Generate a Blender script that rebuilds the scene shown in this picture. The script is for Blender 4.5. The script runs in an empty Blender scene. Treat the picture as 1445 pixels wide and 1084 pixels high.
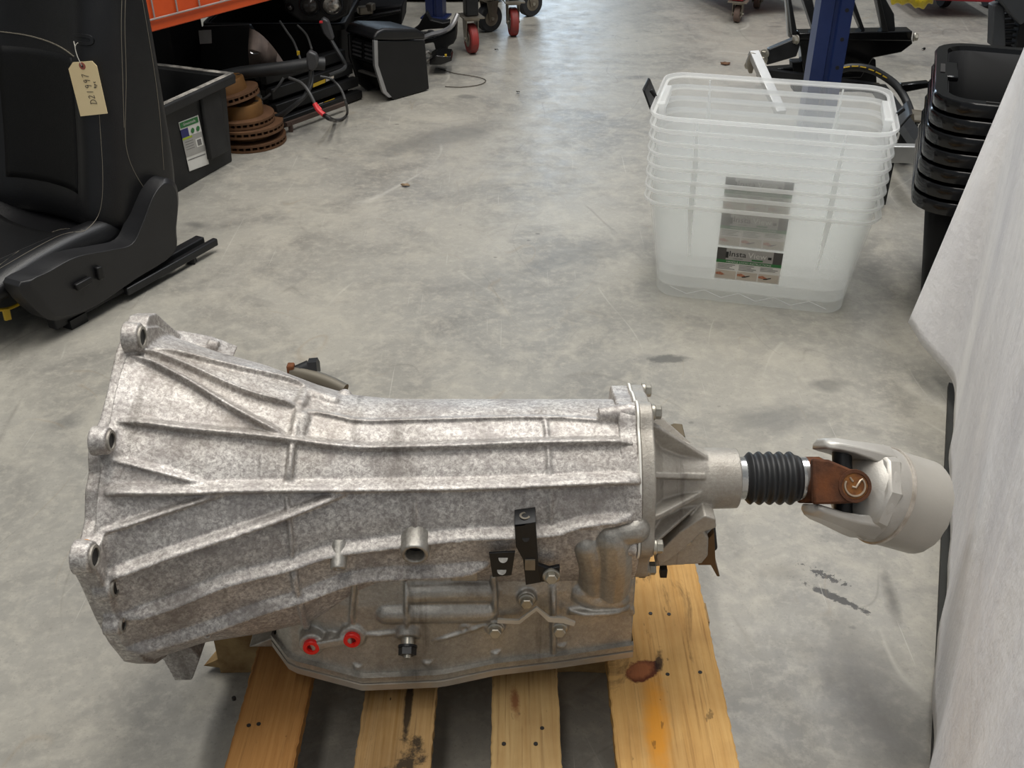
import bpy, bmesh, math, random
import numpy as np
from mathutils import Vector, Matrix
from mathutils.bvhtree import BVHTree
random.seed(7)
V = Vector
SC = bpy.context.scene
COL = SC.collection

# ------------------------------------------------------------------ camera, world, lights, exposure
FPX, PITCH, CAMH = 1455.0, math.radians(32.6), 1.2
cam_data = bpy.data.cameras.new('camera')
cam_data.sensor_width = 36.0
cam_data.lens = 36.0 * FPX / 1445.0
cam_data.clip_start = 0.02
cam = bpy.data.objects.new('camera', cam_data)
COL.objects.link(cam)
cam.location = (0, 0, CAMH)
cam.rotation_euler = (math.radians(90) - PITCH, 0, 0)
SC.camera = cam

world = bpy.data.worlds.new('workshop_air')
SC.world = world
world.use_nodes = True
world.node_tree.nodes['Background'].inputs[0].default_value = (0.86, 0.93, 1.0, 1)
world.node_tree.nodes['Background'].inputs[1].default_value = 0.22

def area(name, loc, size, size_y, power, color, target):
    L = bpy.data.lights.new(name, 'AREA')
    L.shape = 'RECTANGLE'; L.size = size; L.size_y = size_y; L.energy = power; L.color = color
    o = bpy.data.objects.new(name, L); COL.objects.link(o)
    o.location = loc
    o.rotation_euler = (V(target) - V(loc)).to_track_quat('-Z', 'Y').to_euler()
    return o
area('ceiling_and_fill_light', (0.2, 2.3, 4.2), 0.5, 3.2, 100, (1.0, 0.965, 0.90), (0.2, 2.3, 0))
area('ceiling_and_fill_light', (-0.5, -1.1, 4.2), 0.5, 3.2, 34, (1.0, 0.95, 0.88), (-0.5, -1.1, 0))  # added fill lamp behind the camera, puts sheen on the gearbox side
area('ceiling_and_fill_light', (-1.6, 2.2, 4.4), 0.5, 3.2, 70, (1.0, 0.965, 0.90), (-1.6, 2.2, 0))
area('ceiling_and_fill_light', (1.8, 4.2, 4.4), 0.5, 3.2, 85, (0.97, 0.98, 1.0), (1.8, 4.2, 0))
area('loading_door_daylight', (-0.3, 12.0, 1.6), 2.6, 3.0, 120, (0.66, 0.83, 1.0), (-0.1, 4.5, 0))

vs = SC.view_settings
vs.view_transform = 'Standard'; vs.look = 'None'; vs.gamma = 1.0; vs.use_curve_mapping = False
vs.exposure = 0.10
SC.cycles.transparent_max_bounces = 48
SC.cycles.max_bounces = 10

# ------------------------------------------------------------------ photo geometry: a pixel gives a direction only
CP, SP = math.cos(PITCH), math.sin(PITCH)
CAM = V((0, 0, CAMH))
def ray(x, y):
    a = (x - 722.5) / FPX; b = (y - 542.0) / FPX
    return V((a, CP - b * SP, -SP - b * CP))
def atz(x, y, z=0.0):
    d = ray(x, y); return CAM + d * ((z - CAMH) / d.z)
def aty(x, y, Y):
    d = ray(x, y); return CAM + d * (Y / d.y)
def onp(x, y, o, n):
    d = ray(x, y); n = V(n)
    return CAM + d * ((V(o) - CAM).dot(n) / d.dot(n))

# ------------------------------------------------------------------ materials
def C(r, g, b):
    return tuple(((c / 255) / 12.92 if c / 255 <= .04045 else ((c / 255 + .055) / 1.055) ** 2.4) for c in (r, g, b)) + (1,)
MATS = {}
class NT:
    def __init__(s, name):
        s.m = bpy.data.materials.new(name); s.m.use_nodes = True
        s.t = s.m.node_tree; s.bsdf = s.t.nodes['Principled BSDF']; MATS[name] = s.m
        s.tc = s.t.nodes.new('ShaderNodeTexCoord')
    def n(s, kind, **kw):
        nd = s.t.nodes.new('ShaderNode' + kind)
        for k, v in kw.items(): setattr(nd, k, v)
        return nd
    def l(s, a, b): s.t.links.new(a, b)
    def coord(s, scale=(1, 1, 1), rot=(0, 0, 0), loc=(0, 0, 0)):
        mp = s.n('Mapping'); mp.inputs['Scale'].default_value = scale; mp.inputs['Rotation'].default_value = rot; mp.inputs['Location'].default_value = loc
        s.l(s.tc.outputs['Object'], mp.inputs['Vector']); return mp.outputs['Vector']
    def noise(s, scale, detail=6, rough=.55, vec=None, dist=0):
        nd = s.n('TexNoise'); nd.inputs['Scale'].default_value = scale; nd.inputs['Detail'].default_value = detail
        nd.inputs['Roughness'].default_value = rough; nd.inputs['Distortion'].default_value = dist
        s.l(vec if vec else s.tc.outputs['Object'], nd.inputs['Vector']); return nd.outputs['Fac']
    def ramp(s, fac, stops, interp='LINEAR'):
        r = s.n('ValToRGB'); r.color_ramp.interpolation = interp
        el = r.color_ramp.elements
        while len(el) < len(stops): el.new(.5)
        for e, (p, c) in zip(el, stops):
            e.position = p; e.color = c if isinstance(c, tuple) else (c, c, c, 1)
        s.l(fac, r.inputs[0]); return r.outputs[0]
    def mix(s, fac, a, b, blend='MIX'):
        mx = s.n('MixRGB', blend_type=blend)
        for i, v in enumerate((fac, a, b)):
            if hasattr(v, 'is_linked'): s.l(v, mx.inputs[i])
            elif i == 0: mx.inputs[0].default_value = v
            else: mx.inputs[i].default_value = v
        return mx.outputs[0]
    def math(s, op, a, b=0.0, c=None):
        nd = s.n('Math', operation=op)
        for i, v in enumerate((a, b) if c is None else (a, b, c)):
            if hasattr(v, 'is_linked'): s.l(v, nd.inputs[i])
            else: nd.inputs[i].default_value = v
        return nd.outputs[0]
    def blob(s, c, col, cx, cy, sx, sy, rot, amt, edge_scale, lo, hi, wob=1.6):
        v = s.n('Mapping'); v.vector_type = 'TEXTURE'
        v.inputs['Location'].default_value = (cx, cy, 0); v.inputs['Rotation'].default_value = (0, 0, rot); v.inputs['Scale'].default_value = (sx, sy, 1)
        s.l(s.tc.outputs['Object'], v.inputs['Vector'])
        fl = s.n('VectorMath', operation='MULTIPLY'); fl.inputs[1].default_value = (1, 1, 0); s.l(v.outputs[0], fl.inputs[0])
        ln = s.n('VectorMath', operation='LENGTH'); s.l(fl.outputs[0], ln.inputs[0])
        q = s.math('ADD', ln.outputs['Value'], s.math('MULTIPLY', s.math('SUBTRACT', s.noise(edge_scale, 6, .7), .5), wob))
        return s.mix(s.ramp(q, [(lo, amt), (hi, 0.0)]), c, col)
    def bump(s, h, strength, dist=.002):
        b = s.n('Bump'); b.inputs['Strength'].default_value = strength; b.inputs['Distance'].default_value = dist
        s.l(h, b.inputs['Height']); s.l(b.outputs[0], s.bsdf.inputs['Normal'])
    def set(s, base=None, rough=None, metal=None, spec=None):
        for k, v in (('Base Color', base), ('Roughness', rough), ('Metallic', metal), ('Specular IOR Level', spec)):
            if v is None: continue
            if hasattr(v, 'is_linked'): s.l(v, s.bsdf.inputs[k])
            else: s.bsdf.inputs[k].default_value = v
        return s.m
def M(name, col, rough=.5, metal=0.0, col2=None, scale=12, bump=0.0, bscale=120, spec=.5, bdist=.001):
    t = NT(name)
    if col2 is None: col2 = tuple(c * .8 for c in col[:3]) + (1,)
    t.set(t.mix(t.ramp(t.noise(scale), [(.35, 0.0), (.65, 1.0)]), col, col2), rough, metal, spec)
    if bump: t.bump(t.noise(bscale, 4), bump, bdist)
    return t.m

def mat_concrete():
    t = NT('concrete')
    big = t.noise(.8, 5, .6); mid = t.noise(3.2, 9, .68, dist=.8); mid2 = t.noise(8.5, 8, .7, t.coord((1, 1, 1), loc=(7, 3, 1)), .5); fine = t.noise(42, 8, .72); sp = t.noise(170, 3, .6)
    c = t.mix(t.ramp(big, [(.38, 0.0), (.64, 1.0)]), C(158, 154, 144), C(136, 134, 128))
    c = t.mix(t.ramp(mid, [(.45, 0.0), (.64, .62)]), c, C(110, 108, 103))
    c = t.mix(t.ramp(mid2, [(.50, 0.0), (.64, .55)]), c, C(168, 163, 151))
    c = t.mix(t.ramp(fine, [(.32, .5), (.52, 0.0)]), c, C(176, 171, 159))
    c = t.mix(t.ramp(sp, [(.60, 0.0), (.74, .4)]), c, C(92, 90, 85))
    vor = t.n('TexVoronoi'); vor.inputs['Scale'].default_value = 2.1; vor.inputs['Randomness'].default_value = 1
    t.l(t.coord((1, 1.6, 1), loc=(3.3, 1.7, 0)), vor.inputs['Vector'])
    wob = t.math('ADD', vor.outputs['Distance'], t.math('MULTIPLY', t.math('SUBTRACT', t.noise(9, 4), .5), .22))
    c = t.mix(t.ramp(wob, [(.035, .5), (.10, 0.0)]), c, C(76, 77, 76))
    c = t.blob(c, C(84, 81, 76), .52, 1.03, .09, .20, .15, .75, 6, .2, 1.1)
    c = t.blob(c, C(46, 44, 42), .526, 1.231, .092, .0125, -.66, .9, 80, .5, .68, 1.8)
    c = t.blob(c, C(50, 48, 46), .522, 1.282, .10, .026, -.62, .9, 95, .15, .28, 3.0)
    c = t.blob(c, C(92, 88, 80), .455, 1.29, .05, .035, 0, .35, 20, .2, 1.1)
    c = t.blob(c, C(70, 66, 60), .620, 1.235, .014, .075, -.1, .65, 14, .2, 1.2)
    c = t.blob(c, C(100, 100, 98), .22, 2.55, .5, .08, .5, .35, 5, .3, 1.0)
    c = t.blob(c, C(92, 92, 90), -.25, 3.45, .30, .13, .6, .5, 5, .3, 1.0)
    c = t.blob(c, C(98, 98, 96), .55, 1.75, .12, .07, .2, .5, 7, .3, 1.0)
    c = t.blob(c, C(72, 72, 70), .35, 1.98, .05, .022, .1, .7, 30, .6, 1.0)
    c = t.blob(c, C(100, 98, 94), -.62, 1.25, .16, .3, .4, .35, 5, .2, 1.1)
    def lines(sc, seed, eps, amt, col, c, dist=1.5, msk=(.52, .60)):
        v = t.noise(sc, 1, .4, t.coord((1, .55, 1), (0, 0, seed * .7), (seed * 3.1, seed, 0)), dist)
        e = t.math('ABSOLUTE', t.math('SUBTRACT', v, .5))
        m = t.ramp(t.noise(sc * 1.7, 3, .5, t.coord(loc=(seed, 5, 2))), [(msk[0], 0.0), (msk[1], 1.0)])
        f = t.math('MULTIPLY', t.ramp(e, [(0, amt), (eps, 0.0)]), m)
        return t.mix(f, c, col)
    c = lines(2.2, 1.0, .0035, .30, C(200, 196, 184), c, .5, (.56, .66)); c = lines(3.1, 2.3, .005, .30, C(92, 88, 80), c, .7, (.54, .64)); c = lines(1.7, 4.4, .0022, .32, C(86, 82, 76), c, 1.0, (.54, .62)); c = lines(4, 6.1, .006, .22, C(132, 112, 82), c, 1.0); c = lines(1.3, 8.2, .0016, .35, C(204, 200, 190), c, .2, (.56, .64))
    v2 = t.n('TexVoronoi'); v2.inputs['Scale'].default_value = 11; t.l(t.coord((1, 1.3, 1), loc=(.3, .7, 0)), v2.inputs['Vector'])
    w2 = t.math('ADD', v2.outputs['Distance'], t.math('MULTIPLY', t.math('SUBTRACT', t.noise(60, 3), .5), .15))
    gate = t.ramp(t.noise(2.4, 3, .5, t.coord(loc=(11, 4, 0))), [(.52, 0.0), (.58, 1.0)])
    c = t.mix(t.math('MULTIPLY', t.ramp(w2, [(.05, .65), (.085, 0.0)]), gate), c, C(84, 82, 78))
    for rot, off, th in ((.35, 0, .74), (-.9, 5, .75), (1.3, 9, .75), (.8, 14, .75)):
        q = t.noise(3, 2, .5, t.coord((52, .8, 1), (0, 0, rot), (off, 0, 0)))
        c = t.mix(t.ramp(q, [(th, 0.0), (th + .02, .35)]), c, C(190, 187, 178))
    rg = t.ramp(t.noise(14, 6, .6), [(.3, .36), (.7, .50)])
    t.set(c, rg, 0.0, .45)
    t.bump(t.noise(60, 6, .6), .15, .002)
    return t.m
def mat_wood(name, lo, hi, dark, dirt, seed, blobs=()):
    t = NT(name)
    g = t.noise(1.0, 6, .65, t.coord((70, 2.2, 40), (0, 0, .02), (seed, seed * 2.1, seed)), .8)
    g2 = t.noise(1.0, 4, .6, t.coord((220, 5, 100), (0, 0, -.02), (seed * 2, seed, seed)), .3)
    c = t.mix(t.ramp(g, [(.32, 0.0), (.66, 1.0)]), lo, hi)
    c = t.mix(t.ramp(g2, [(.54, 0.0), (.68, .55)]), c, dark)
    c = t.mix(t.ramp(t.noise(9, 5), [(.45, 0.0), (.7, .4)]), c, dark)
    for bb in blobs: c = t.blob(c, *bb)
    d = t.noise(9, 9, .75, t.coord((1, .4, 1), loc=(seed * 3, 1, 0)), 1.2)
    c = t.mix(t.ramp(d, [(.57, 0.0), (.64, dirt)]), c, C(50, 41, 32))
    sp = t.noise(70, 3, .5, t.coord((1, .45, 1), loc=(seed, 0, 0)))
    c = t.mix(t.ramp(sp, [(.69, 0.0), (.72, min(1, dirt))]), c, C(46, 37, 29))
    t.set(c, .75, 0, .2); t.bump(t.math('ADD', g, g2), .5, .0015)
    return t.m
def mat_cast(name, a, b, dirt, metal=.45, rough=.46, dirt_amt=.8, mott=1.0, fine=190, brown=.45):
    t = NT(name)
    n1 = t.noise(11, 9, .7); n2 = t.noise(fine, 9, .8, dist=.4); n3 = t.noise(3.2, 6, .6, dist=.5); n4 = t.noise(26, 8, .75)
    c = t.mix(t.ramp(n2, [(.40, 0.0), (.58, mott)]), a, b)
    c = t.mix(t.ramp(n4, [(.46, 0.0), (.66, mott * .8)]), c, b)
    c = t.mix(t.ramp(n1, [(.48, 0.0), (.70, dirt_amt)]), c, dirt)
    c = t.mix(t.ramp(n3, [(.50, 0.0), (.72, brown)]), c, C(122, 108, 86))
    st = t.noise(2.2, 5, .6, t.coord((18, 3, 1.4)))
    c = t.mix(t.ramp(st, [(.62, 0.0), (.70, .4)]), c, C(78, 71, 62))
    t.set(c, t.ramp(n1, [(.3, rough - .06), (.7, rough + .16)]), metal, .4)
    t.bump(t.math('ADD', t.noise(300, 5, .7), t.math('MULTIPLY', n4, .8)), .55, .0012)
    return t.m
def mat_rust():
    t = NT('rust')
    c = t.mix(t.ramp(t.noise(50, 8, .7), [(.3, 0.0), (.7, 1.0)]), C(100, 66, 48), C(66, 44, 34))
    c = t.mix(t.ramp(t.noise(18, 5), [(.5, 0.0), (.7, .8)]), c, C(122, 74, 44))
    t.set(c, .85, 0.1, .2); t.bump(t.noise(320, 5, .7), .8, .001)
    return t.m
def mat_rotor(name, a, b):
    t = NT(name)
    c = t.mix(t.ramp(t.noise(9, 8, .65), [(.3, 0.0), (.7, 1.0)]), a, b)
    t.set(c, .6, .25, .3); t.bump(t.noise(200, 5, .7), .4, .001)
    return t.m
def mat_clear(name, tint, opac):
    t = NT(name)
    t.set((tint[0], tint[1], tint[2], 1), .28, 0, .5)
    tr = t.n('BsdfTransparent'); tr.inputs[0].default_value = (.995, .997, .995, 1)
    tl = t.n('BsdfTranslucent'); tl.inputs[0].default_value = (tint[0], tint[1], tint[2], 1)
    m1 = t.n('MixShader'); m1.inputs[0].default_value = .5
    t.l(t.bsdf.outputs[0], m1.inputs[1]); t.l(tl.outputs[0], m1.inputs[2])
    m2 = t.n('MixShader')
    m2.inputs[0].default_value = opac
    t.l(m1.outputs[0], m2.inputs[2]); t.l(tr.outputs[0], m2.inputs[1]); t.l(m1.outputs[0], m2.inputs[2])
    t.l(m2.outputs[0], t.t.nodes['Material Output'].inputs[0])
    return t.m
def mat_cloth():
    t = NT('white_cloth')
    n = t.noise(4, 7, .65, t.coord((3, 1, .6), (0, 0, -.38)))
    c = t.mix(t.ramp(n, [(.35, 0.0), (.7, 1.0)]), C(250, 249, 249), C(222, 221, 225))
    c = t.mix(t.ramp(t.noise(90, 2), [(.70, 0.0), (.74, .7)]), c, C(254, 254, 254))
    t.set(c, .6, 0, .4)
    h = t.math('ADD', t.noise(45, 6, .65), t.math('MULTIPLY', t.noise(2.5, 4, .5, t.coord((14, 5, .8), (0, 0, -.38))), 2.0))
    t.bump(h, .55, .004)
    return t.m

concrete = mat_concrete()
# object coordinates of the boards: pallet base at (0, 1, 0)
wood = [mat_wood('pallet_pine', C(178, 132, 78), C(150, 104, 56), C(110, 76, 42), .6, 1.3),
        mat_wood('pallet_pine_charred', C(182, 150, 104), C(150, 116, 70), C(92, 70, 46), .9, 4.2, ((C(44, 38, 32), -.125, -.185, .04, .10, 0, .9, 45, .2, .5, 2.2), (C(36, 31, 27), -.135, -.085, .006, .09, 0, .9, 20, .5, .9))),
        mat_wood('pallet_pine_pale', C(186, 158, 110), C(164, 132, 86), C(128, 98, 62), .35, 7.7, ((C(112, 62, 36), .004, -.09, .010, .035, .1, .8, 40, .3, .8),)),
        mat_wood('pallet_pine_wide', C(206, 166, 106), C(186, 142, 82), C(138, 100, 58), .5, 2.6, ((C(206, 138, 42), .185, -.13, .02, .10, -.05, .85, 14, .3, 1.1), (C(92, 48, 28), .176, -.038, .030, .022, .3, 1.0, 26, .75, .9), (C(150, 92, 56), .172, -.036, .024, .017, .3, .9, 26, .6, 1.0), (C(44, 30, 24), .20, -.02, .009, .026, -.2, .9, 50, .4, .8)))]
wood_end = M('stringer_wood', C(172, 146, 100), .8, col2=C(128, 100, 62), scale=30, bump=.4)
cast_al = mat_cast('cast_aluminium', C(226, 222, 216), C(154, 148, 145), C(122, 114, 107), dirt_amt=.65)
cast_low = mat_cast('cast_aluminium_housing', C(190, 187, 180), C(160, 156, 149), C(116, 111, 104), .75, .36, .6, .8, brown=.12)
cast_tail = mat_cast('cast_aluminium_tail', C(178, 173, 164), C(158, 152, 144), C(132, 125, 115), .5, .42, .4, .7)
pan_mat = M('oil_pan_aluminium', C(188, 180, 168), .4, .5, C(150, 142, 130), 14, .2)
alu_tube = M('brushed_aluminium_tube', C(188, 184, 176), .38, .35, C(174, 170, 162), 6, .1, 300)
alu_yoke = M('cast_yoke_aluminium', C(194, 191, 185), .4, .4, C(166, 162, 155), 10, .25, 400)
weld = M('weld_bead', C(215, 208, 198), .35, .5, C(170, 160, 148), 60, .5, 500)
steel = M('bolt_steel', C(190, 186, 174), .35, .75, C(150, 145, 134), 40)
gasket = M('gasket_white', C(236, 234, 226), .5, .2)
clampm = M('clamp_steel', C(205, 205, 202), .22, .85)
rust = mat_rust()
rubber = M('boot_rubber', C(38, 39, 41), .5, 0, C(28, 29, 30), 20)
black_steel = M('black_bracket_steel', C(22, 23, 25), .42, .2, C(34, 35, 37), 20, .1)
black_pl = M('black_plastic', C(23, 23, 24), .45, 0, C(18, 18, 19), 12, .08, 400, spec=.35)
black_gl = M('black_plastic_glossy', C(10, 10, 11), .16, 0, C(14, 14, 15), 12)
black_deep = M('black_plastic_dull', C(13, 13, 14), .6, 0, C(9, 9, 10), 12, spec=.25)
dusty_rim = M('dusty_plastic_edge', C(168, 163, 154), .7, 0, C(84, 82, 78), 30)
scuffed = M('scuffed_black_plastic', C(24, 24, 25), .55, 0, C(40, 40, 40), 9, .2, 60, spec=.35)
leather = M('black_leather', C(17, 17, 19), .38, 0, C(13, 13, 15), 20, .35, 420)
leather_in = M('black_leather_insert', C(9, 9, 10), .55, 0, C(7, 7, 8), 20, .4, 300, spec=.3)
trim_pl = M('seat_trim_plastic', C(27, 27, 29), .45, 0, C(23, 23, 25), 20, .25, 600)
thread = M('grey_thread', C(116, 110, 98), .8)
red = M('red_plug', C(232, 34, 26), .4, 0, C(214, 24, 20))
hole = M('bore_shadow', C(40, 37, 34), .6, .3)
paper = M('manila_tag_paper', C(240, 220, 176), .8, 0, C(234, 212, 166))
ink = M('pencil_ink', C(74, 70, 64), .8)
tag_hole = M('tag_reinforcement', C(168, 96, 84), .8)
twine = M('white_string', C(200, 196, 186), .8)
yellow = M('yellow_plastic', C(206, 170, 40), .5)
yellow_cloth = M('yellow_bag_plastic', C(214, 192, 34), .45, 0, C(176, 152, 24), 14, .6, 30, bdist=.01)
orange = M('orange_rack_paint', C(214, 84, 30), .4, 0, C(196, 72, 24), 6)
wire_zinc = M('zinc_wire', C(176, 164, 160), .45, .4)
blue = M('blue_rack_paint', C(34, 50, 98), .42, 0, C(26, 40, 82), 6)
blue_dark = M('dark_blue_rack_paint', C(22, 34, 74), .45)
rotor_hat = mat_rotor('rotor_hat_rust', C(124, 88, 46), C(94, 66, 38))
rotor_disc = mat_rotor('rotor_disc_rust', C(112, 82, 58), C(82, 58, 42))
caster_red = M('red_caster_tread', C(150, 44, 40), .6, 0, C(120, 52, 48), 30)
caster_brown = M('brown_caster_tread', C(112, 92, 82), .7, 0, C(90, 74, 66), 30)
tyre = M('black_tyre', C(30, 31, 34), .7, 0, C(40, 41, 44), 40)
zinc = M('zinc_plate', C(150, 144, 132), .4, .6, C(116, 108, 96), 20)
chrome = M('silver_trim', C(172, 172, 174), .28, .7)
lens_glass = M('headlight_lens', C(200, 196, 188), .12, .6, C(90, 86, 80), 60)
dark_lens = M('dark_lens', C(52, 50, 48), .15, .2)
grey_wire = M('grey_cable', C(66, 66, 66), .55)
red_wire = M('red_cable', C(214, 50, 56), .5)
brownish = M('dusty_liner', C(126, 112, 104), .9, 0, C(92, 82, 78), 16, .4, 60)
red_paint = M('red_paint', C(150, 28, 38), .4)
leaf_mat = M('dry_leaf', C(106, 74, 48), .8, 0, C(78, 52, 36))
chip_mat = M('orange_wood_chip', C(208, 142, 66), .8)
bar_al = M('aluminium_bar', C(190, 190, 188), .35, .6)
clear_mat = mat_clear('clear_polypropylene', (.985, .99, .98), .25)
clear_rim = mat_clear('clear_polypropylene_rim', (.98, .985, .98), .5)
cloth_mat = mat_cloth()
lab_white = M('label_white', C(222, 220, 214), .5)
lab_dark = M('label_charcoal', C(70, 68, 66), .4)
lab_grey = M('label_silver', C(168, 166, 162), .35, .2)
lab_green = M('label_green', C(42, 116, 58), .5)
lab_blue = M('label_navy', C(38, 40, 104), .5)
lab_lime = M('label_lime', C(168, 184, 50), .5)
lab_text = M('label_print', C(110, 108, 106), .6)
lab_black = M('label_black_print', C(24, 24, 24), .6)
lab_beige = M('label_photo_beige', C(196, 186, 172), .6)
lab_skin = M('label_photo_hand', C(190, 128, 98), .6, 0, C(140, 84, 62), 300)

# ------------------------------------------------------------------ objects
WM = {}
def root(name, loc, label, cat, group=None, rotz=0.0):
    o = bpy.data.objects.new(name, None); COL.objects.link(o)
    o.empty_display_size = .05
    o.location = loc; o.rotation_euler = (0, 0, rotz)
    WM[o.name] = Matrix.Translation(V(loc)) @ Matrix.Rotation(rotz, 4, 'Z')
    tag(o, label, cat, group); return o
def tag(o, label, cat, group=None):
    o['label'] = label; o['category'] = cat
    if group: o['group'] = group
    return o
def frame(n, up=(0, 0, 1)):
    n = V(n).normalized(); a = V(up).cross(n)
    if a.length < 1e-4: a = V((1, 0, 0)).cross(n)
    a.normalize(); return a, n.cross(a), n
class B:
    def __init__(s): s.v = []; s.f = []
    def add(s, vs, fs):
        k = len(s.v); s.v += [V(q) for q in vs]; s.f += [tuple(i + k for i in f) for f in fs]; return s
    def box(s, c, size, rz=0.0, rot=None):
        R = rot if rot else Matrix.Rotation(rz, 3, 'Z'); c = V(c); h = V(size) / 2
        vs = [c + R @ V((x * h.x, y * h.y, z * h.z)) for z in (-1, 1) for y in (-1, 1) for x in (-1, 1)]
        return s.add(vs, [(0, 2, 3, 1), (4, 5, 7, 6), (0, 1, 5, 4), (2, 6, 7, 3), (0, 4, 6, 2), (1, 3, 7, 5)])
    def bar(s, p0, p1, w, h, up=(0, 0, 1)):
        p0, p1 = V(p0), V(p1); d = (p1 - p0).normalized(); a = d.cross(V(up))
        if a.length < 1e-4: a = d.cross(V((1, 0, 0)))
        a.normalize(); b = a.cross(d)
        return s.loft([[p + a * x * w / 2 + b * y * h / 2 for x, y in ((-1, -1), (1, -1), (1, 1), (-1, 1))] for p in (p0, p1)])
    def loft(s, rings, close=True, caps=True):
        n = len(rings[0]); vs = [q for r in rings for q in r]; fs = []
        for i in range(len(rings) - 1):
            for j in range(n if close else n - 1):
                k = (j + 1) % n
                fs.append((i * n + j, i * n + k, (i + 1) * n + k, (i + 1) * n + j))
        if caps and close:
            fs.append(tuple(range(n - 1, -1, -1))); fs.append(tuple((len(rings) - 1) * n + j for j in range(n)))
        return s.add(vs, fs)
    def lathe(s, o, d, prof, n=24, caps=True, up=(0, 0, 1)):
        a, b, d = frame(d, up); o = V(o)
        return s.loft([[o + d * t + (a * math.cos(2 * math.pi * j / n) + b * math.sin(2 * math.pi * j / n)) * max(r, 1e-5) for j in range(n)] for t, r in prof], True, caps)
    def cyl(s, p0, p1, r0, r1=None, n=20):
        p0, p1 = V(p0), V(p1); return s.lathe(p0, p1 - p0, [(0, r0), ((p1 - p0).length, r0 if r1 is None else r1)], n)
    def ring(s, o, d, ro, ri, h, n=24):
        return s.lathe(o, d, [(0, ri), (0, ro), (h, ro), (h, ri), (0, ri)], n, False)
    def tube(s, pts, r, n=8, sm=4, taper=None):
        P = smooth(pts, sm) if sm else [V(p) for p in pts]
        rings = []; a = None
        for i, p in enumerate(P):
            d = (P[min(i + 1, len(P) - 1)] - P[max(i - 1, 0)]).normalized()
            if a is None: a = d.orthogonal().normalized()
            a = (a - d * a.dot(d)).normalized(); b = d.cross(a)
            rr = r if taper is None else r * (taper[0] + (taper[1] - taper[0]) * i / (len(P) - 1))
            rings.append([p + (a * math.cos(2 * math.pi * j / n) + b * math.sin(2 * math.pi * j / n)) * rr for j in range(n)])
        return s.loft(rings)
    def prism(s, pts, vec):
        vec = V(vec); pts = [V(p) for p in pts]; return s.loft([pts, [p + vec for p in pts]])
    def ball(s, c, rad, R=None, n=16, m=10):
        c = V(c); rad = V(rad) if not isinstance(rad, (int, float)) else V((rad,) * 3); R = R or Matrix.Identity(3)
        rings = [[c + R @ V((rad.x * math.sin(t) * math.cos(2 * math.pi * j / n), rad.y * math.sin(t) * math.sin(2 * math.pi * j / n), rad.z * math.cos(t))) for j in range(n)]
                 for t in [math.pi * (i + .05) / (m + .1) for i in range(m + 1)]]
        return s.loft(rings)
    def build(s, name, mat, parent=None, local=False, smooth_=True, bevel=0.0, sub=0, angle=35, seg=2, solid=0.0, label=None):
        me = bpy.data.meshes.new(name)
        me.from_pydata([tuple(v) for v in s.v], [], s.f)
        bm = bmesh.new(); bm.from_mesh(me)
        bmesh.ops.recalc_face_normals(bm, faces=bm.faces)
        bm.to_mesh(me); bm.free()
        me.materials.append(mat)
        o = bpy.data.objects.new(name, me); COL.objects.link(o)
        w = WM[parent.name] if parent else Matrix.Identity(4)
        if parent: o.parent = parent
        if not local: me.transform(w.inverted())
        WM[o.name] = w
        if smooth_:
            me.shade_smooth()
            me.set_sharp_from_angle(angle=math.radians(angle))
        if solid:
            m = o.modifiers.new('solid', 'SOLIDIFY'); m.thickness = solid; m.offset = 0
        if sub:
            m = o.modifiers.new('sub', 'SUBSURF'); m.levels = sub; m.render_levels = sub
        if bevel:
            m = o.modifiers.new('bevel', 'BEVEL'); m.width = bevel; m.segments = seg; m.limit_method = 'ANGLE'; m.angle_limit = math.radians(40)
        if label: o['label'] = label
        return o
def smooth(pts, k=4, closed=False):
    P = [V(p) for p in pts]; n = len(P)
    if n < 3: return P
    out = []
    for i in range(n if closed else n - 1):
        g = (lambda q: P[q % n]) if closed else (lambda q: P[min(max(q, 0), n - 1)])
        p0, p1, p2, p3 = g(i - 1), g(i), g(i + 1), g(i + 2)
        for j in range(k):
            u = j / k
            out.append(.5 * ((2 * p1) + (p2 - p0) * u + (2 * p0 - 5 * p1 + 4 * p2 - p3) * u * u + (3 * p1 - p0 - 3 * p2 + p3) * u ** 3))
    if not closed: out.append(P[-1])
    return out
def rrect(w, d, r, n=5):
    out = []
    for cx, cy, a0 in ((1, 1, 0), (-1, 1, 90), (-1, -1, 180), (1, -1, 270)):
        for i in range(n + 1):
            a = math.radians(a0 + 90 * i / n); out.append((cx * (w / 2 - r) + r * math.cos(a), cy * (d / 2 - r) + r * math.sin(a)))
    return out
def bvh_of(o):
    bpy.context.view_layer.update()
    dg = bpy.context.evaluated_depsgraph_get(); ev = o.evaluated_get(dg); me = ev.to_mesh()
    w = WM[o.name]; t = BVHTree.FromPolygons([w @ v.co for v in me.vertices], [tuple(p.vertices) for p in me.polygons])
    ev.to_mesh_clear(); return t
def hit(x, y, trees, Yf=.93):
    d = ray(x, y).normalized(); best = None
    for t in trees:
        l, n, i, ds = t.ray_cast(CAM, d)
        if l is not None and (best is None or ds < best[2]): best = (l, n, ds)
    if best is None:
        if Yf is None: return None
        return aty(x, y, Yf), V((0, -1, .2)).normalized()
    n = best[1]
    return best[0], (n if n.dot(d) < 0 else -n)
def px_path(pts, step=9):
    out = []
    for (x0, y0), (x1, y1) in zip(pts[:-1], pts[1:]):
        k = max(1, int(math.hypot(x1 - x0, y1 - y0) / step))
        out += [(x0 + (x1 - x0) * i / k, y0 + (y1 - y0) * i / k) for i in range(k)]
    return out + [pts[-1]]
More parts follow.
